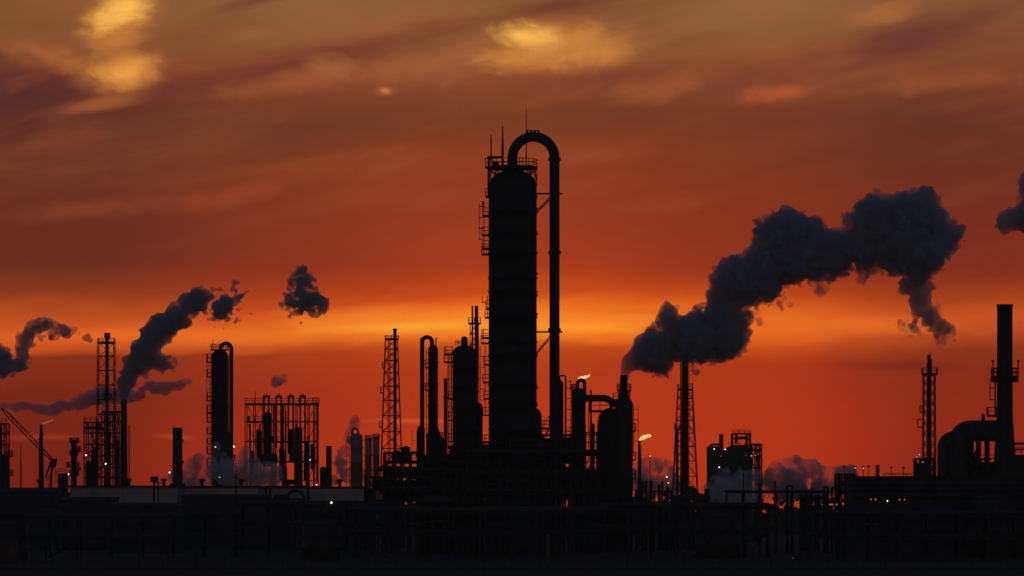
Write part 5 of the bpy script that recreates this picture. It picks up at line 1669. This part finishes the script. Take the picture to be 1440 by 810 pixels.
T = Thing('lamp_post', 'lit lamp post in the dark right foreground, a tiny white point', 'lamp post', 1115, 500)
T.part('pole', MB().path([(0, 0, 0), (0, 0, T.z(784.5))], 0.05, 6), 'iron')
T.lamp(1115, 784.8, -0.1, 'lampd', 0.5)

# scrub of pumps and vessels between the derrick and the boiler block
T = Thing('equipment_row', 'dark row of pumps and small vessels at the foot of the broad derrick', 'equipment', 966, 720)
rnd = random.Random(17)
for i in range(9):
    px = 948 + i * 5.6
    T.part('drum', MB().lathe(vessel_profile(rnd.uniform(1.4, 2.5) * T.k, 0, T.z(rnd.uniform(684, 697)), 0.4), 12, (T.x(px), rnd.uniform(-1.5, 1.5))), 'shell')
T.part('pipe', MB().path([(T.x(946), -2, T.z(699)), (T.x(998), -2, T.z(699))], 0.3, 8), 'pipe')
T = Thing('equipment_row', 'dark clump of small vessels before the wide steam bank', 'equipment', 1138, 690)
for i in range(7):
    px = 1126 + i * 4
    T.part('drum', MB().lathe(vessel_profile(rnd.uniform(1.4, 2.4) * T.k, 0, T.z(rnd.uniform(686, 696)), 0.4), 12, (T.x(px), rnd.uniform(-1.5, 1.5))), 'shell')
T.part('pipe', MB().path([(T.x(1122), -2, T.z(700)), (T.x(1156), -2, T.z(700))], 0.3, 8), 'pipe')

# nearer bits in the dark
T = Thing('marker_board', 'pale rectangular marker board low in the dark foreground', 'sign', 830, 420)
T.part('board', MB().box(T.x(818), T.x(842.5), -0.05, 0.05, T.z(800.5), T.z(788.5)), 'sign')
T.part('post', MB().bar((T.x(822), 0.1, 0), (T.x(822), 0.1, T.z(790)), 0.1).bar((T.x(838), 0.1, 0), (T.x(838), 0.1, T.z(790)), 0.1), 'iron')
T = Thing('marker_post', 'pale upright marker post in the dark middle foreground', 'post', 771, 470)
T.part('post_shaft', MB().box(-0.22, 0.22, -0.15, 0.15, 0, T.z(751)), 'sign')
T.part('cap', MB().box(-0.27, 0.27, -0.2, 0.2, T.z(751) + 0.005, T.z(749.6)), 'iron')
T = Thing('site_cabin', 'bluish site cabin low at the left edge of the dark foreground', 'cabin', 12, 480)
T.part('wall', MB().box(T.x(-14), T.x(24), -1.5, 1.5, 0.02, T.z(758)), 'tank')
T.part('roof', MB().box(T.x(-15), T.x(25), -1.7, 1.7, T.z(758) + .005, T.z(756)), 'shed')
T.part('door', MB().box(T.x(2), T.x(11), -1.56, -1.503, 0.1, 2.1), 'shed')
T.part('window', MB().box(T.x(14), T.x(21), -1.55, -1.503, 1.0, 1.9), 'glass')

# boundary fence along the near side
T = Thing('boundary_fence', 'low dark chain link fence crossing the bottom of the view', 'fence', 720, 400)
a, b = -62.0, 62.0
n = 42
for i in range(n + 1):
    x = a + (b - a) * i / n
    T.part('post', MB().bar((x, 0, 0), (x, 0, 1.9), 0.08), 'iron')
g = MB()
for z in (0.08, 0.95, 1.85):
    g.bar((a, 0, z), (b, 0, z), 0.04)
for i in range(620):
    x = a + (b - a) * i / 620
    g.bar((x, 0, 0.1), (x + 0.2, 0, 1.84), 0.012)
T.part('mesh_panel', g, 'iron')

# ================================================================= ground
def ground_mat():
    m = bpy.data.materials.new("dark_gravel_ground")
    m.use_nodes = True
    t = m.node_tree
    S.tree = t
    b = t.nodes['Principled BSDF']
    tc = t.nodes.new('ShaderNodeTexCoord')
    v = S(tc.outputs['Object'])
    n1 = noise(v, 0.03, 5.0, 0.6)
    n2 = noise(v, 0.6, 5.0, 0.65)
    c = ramp(n1, [(0.35, (0.05, 0.05, 0.045, 1)), (0.5, (0.075, 0.07, 0.06, 1)), (0.65, (0.055, 0.06, 0.04, 1))])
    c = mixc(smooth(0.4, 0.7, n2, 0.0, 0.5), c, (0.10, 0.095, 0.085, 1))
    t.links.new(c.s, b.inputs['Base Color'])
    b.inputs['Roughness'].default_value = 0.95
    b.inputs['Specular IOR Level'].default_value = 0.1
    bp = t.nodes.new('ShaderNodeBump')
    bp.inputs['Strength'].default_value = 0.4
    t.links.new(n2.s, bp.inputs['Height'])
    t.links.new(bp.outputs[0], b.inputs['Normal'])
    return m
M['ground'] = ground_mat()
M['asphalt'] = material("asphalt", (0.05, 0.05, 0.052), 0.9, 0.0, 0.2, 0.2, 0.5, False, (0.07, 0.07, 0.07))
g = MB()
ys = [-200, 0, 200, 300, 400, 500, 600, 800, 1200, 2500, 6000, 14000]
xs = [-9000, -3000, -1000, -400, -150, 0, 150, 400, 1000, 3000, 9000]
vs = [(x, y, 0.0) for y in ys for x in xs]
fs = [(j * len(xs) + i, j * len(xs) + i + 1, (j + 1) * len(xs) + i + 1, (j + 1) * len(xs) + i) for j in range(len(ys) - 1) for i in range(len(xs) - 1)]
g.add(vs, fs)
tag(g.build('ground', M['ground']), None, None, None, 'structure')
g = MB().add([(-400, 408, 0.004), (400, 408, 0.004), (400, 416, 0.004), (-400, 416, 0.004)], [(0, 1, 2, 3)])
tag(g.build('road', M['asphalt']), None, None, None, 'structure')
g = MB().box(-400, 400, 416, 416.3, 0.0, 0.13)
tag(g.build('kerb', M['asphalt']), None, None, None, 'structure')

# a far belt of trees closing the view beyond the plant
def tree_belt():
    rng = np.random.default_rng(4)
    base = MB()
    ico = [(0, 0, 1)] + [(0.894 * math.cos(R(72 * i)), 0.894 * math.sin(R(72 * i)), 0.447) for i in range(5)] + [(0.894 * math.cos(R(72 * i + 36)), 0.894 * math.sin(R(72 * i + 36)), -0.447) for i in range(5)] + [(0, 0, -1)]
    fi = [(0, 1 + i, 1 + (i + 1) % 5) for i in range(5)] + [(1 + i, 6 + i, 1 + (i + 1) % 5) for i in range(5)] + [(1 + (i + 1) % 5, 6 + i, 6 + (i + 1) % 5) for i in range(5)] + [(11, 6 + (i + 1) % 5, 6 + i) for i in range(5)]
    for i in range(4200):
        x = rng.uniform(-420, 420)
        top = 14.5 + 2.2 * math.sin(x * 0.021) + 1.5 * math.sin(x * 0.083 + 2) + 1.2 * math.sin(x * 0.31)
        z = top * rng.uniform(0.0, 1.0) ** 0.7
        r = rng.uniform(0.8, 2.6) * (1.25 - 0.6 * z / top)
        y = 1500 + rng.uniform(0, 60)
        base.add([(x + v[0] * r * rng.uniform(.7, 1.3), y + v[1] * r, max(0.0, z + v[2] * r * rng.uniform(.6, 1.2))) for v in ico], fi, True)
    for i in range(700):      # undergrowth closing the foot of the belt
        x, y, r = -420 + 840 * (i + rng.uniform(0, 1)) / 700, 1520 + rng.uniform(0, 30), rng.uniform(3.5, 5.0)
        z = rng.uniform(2.0, 7.5)
        base.add([(x + v[0] * r, y + v[1] * r, max(0.0, z + v[2] * r * rng.uniform(.8, 1.2))) for v in ico], fi, True)
    for i in range(500):
        x, y, r = -420 + 840 * (i + rng.uniform(0, 1)) / 500, 1520 + rng.uniform(0, 20), rng.uniform(3.0, 4.0)
        base.add([(x + v[0] * r, y + v[1] * r, max(0.0, 1.5 + v[2] * r)) for v in ico], fi, True)
    return base
M['leaf'] = material("dark_foliage", (0.045, 0.06, 0.03), 0.9, 0.0, 0.1, 0.4, 0.3, False, (0.05, 0.05, 0.02))
o = tree_belt().build('tree_belt', M['leaf'])
tag(o, 'far dark belt of trees along the horizon behind the plant', 'trees', None, 'stuff')

# ================================================================= low sun, just above the horizon behind the plant
sun = bpy.data.lights.new("sun", 'SUN')
sun.energy = 0.06
sun.angle = R(0.5)
sun.color = (1.0, 0.42, 0.16)
so = bpy.data.objects.new("sun", sun)
so.rotation_euler = (R(-89.0), 0, R(180.0))
so.location = (0, 2000, 300)
COL.objects.link(so)

# ================================================================= thin evening air over the whole plant
hz = MB().box(-700, 700, -60, 1700, -1.0, 112.0).build('haze', bpy.data.materials.new("evening_air"))
hm = hz.data.materials[0]
hm.use_nodes = True
hm.node_tree.nodes.clear()
ho = hm.node_tree.nodes.new('ShaderNodeOutputMaterial')
hv = hm.node_tree.nodes.new('ShaderNodeVolumePrincipled')
hv.inputs['Color'].default_value = (0.92, 0.92, 0.94, 1)
hv.inputs['Density'].default_value = 0.00009
hv.inputs['Anisotropy'].default_value = 0.35
hm.node_tree.links.new(hv.outputs[0], ho.inputs['Volume'])
tag(hz, 'thin evening haze lying over the whole refinery', 'haze', None, 'stuff')
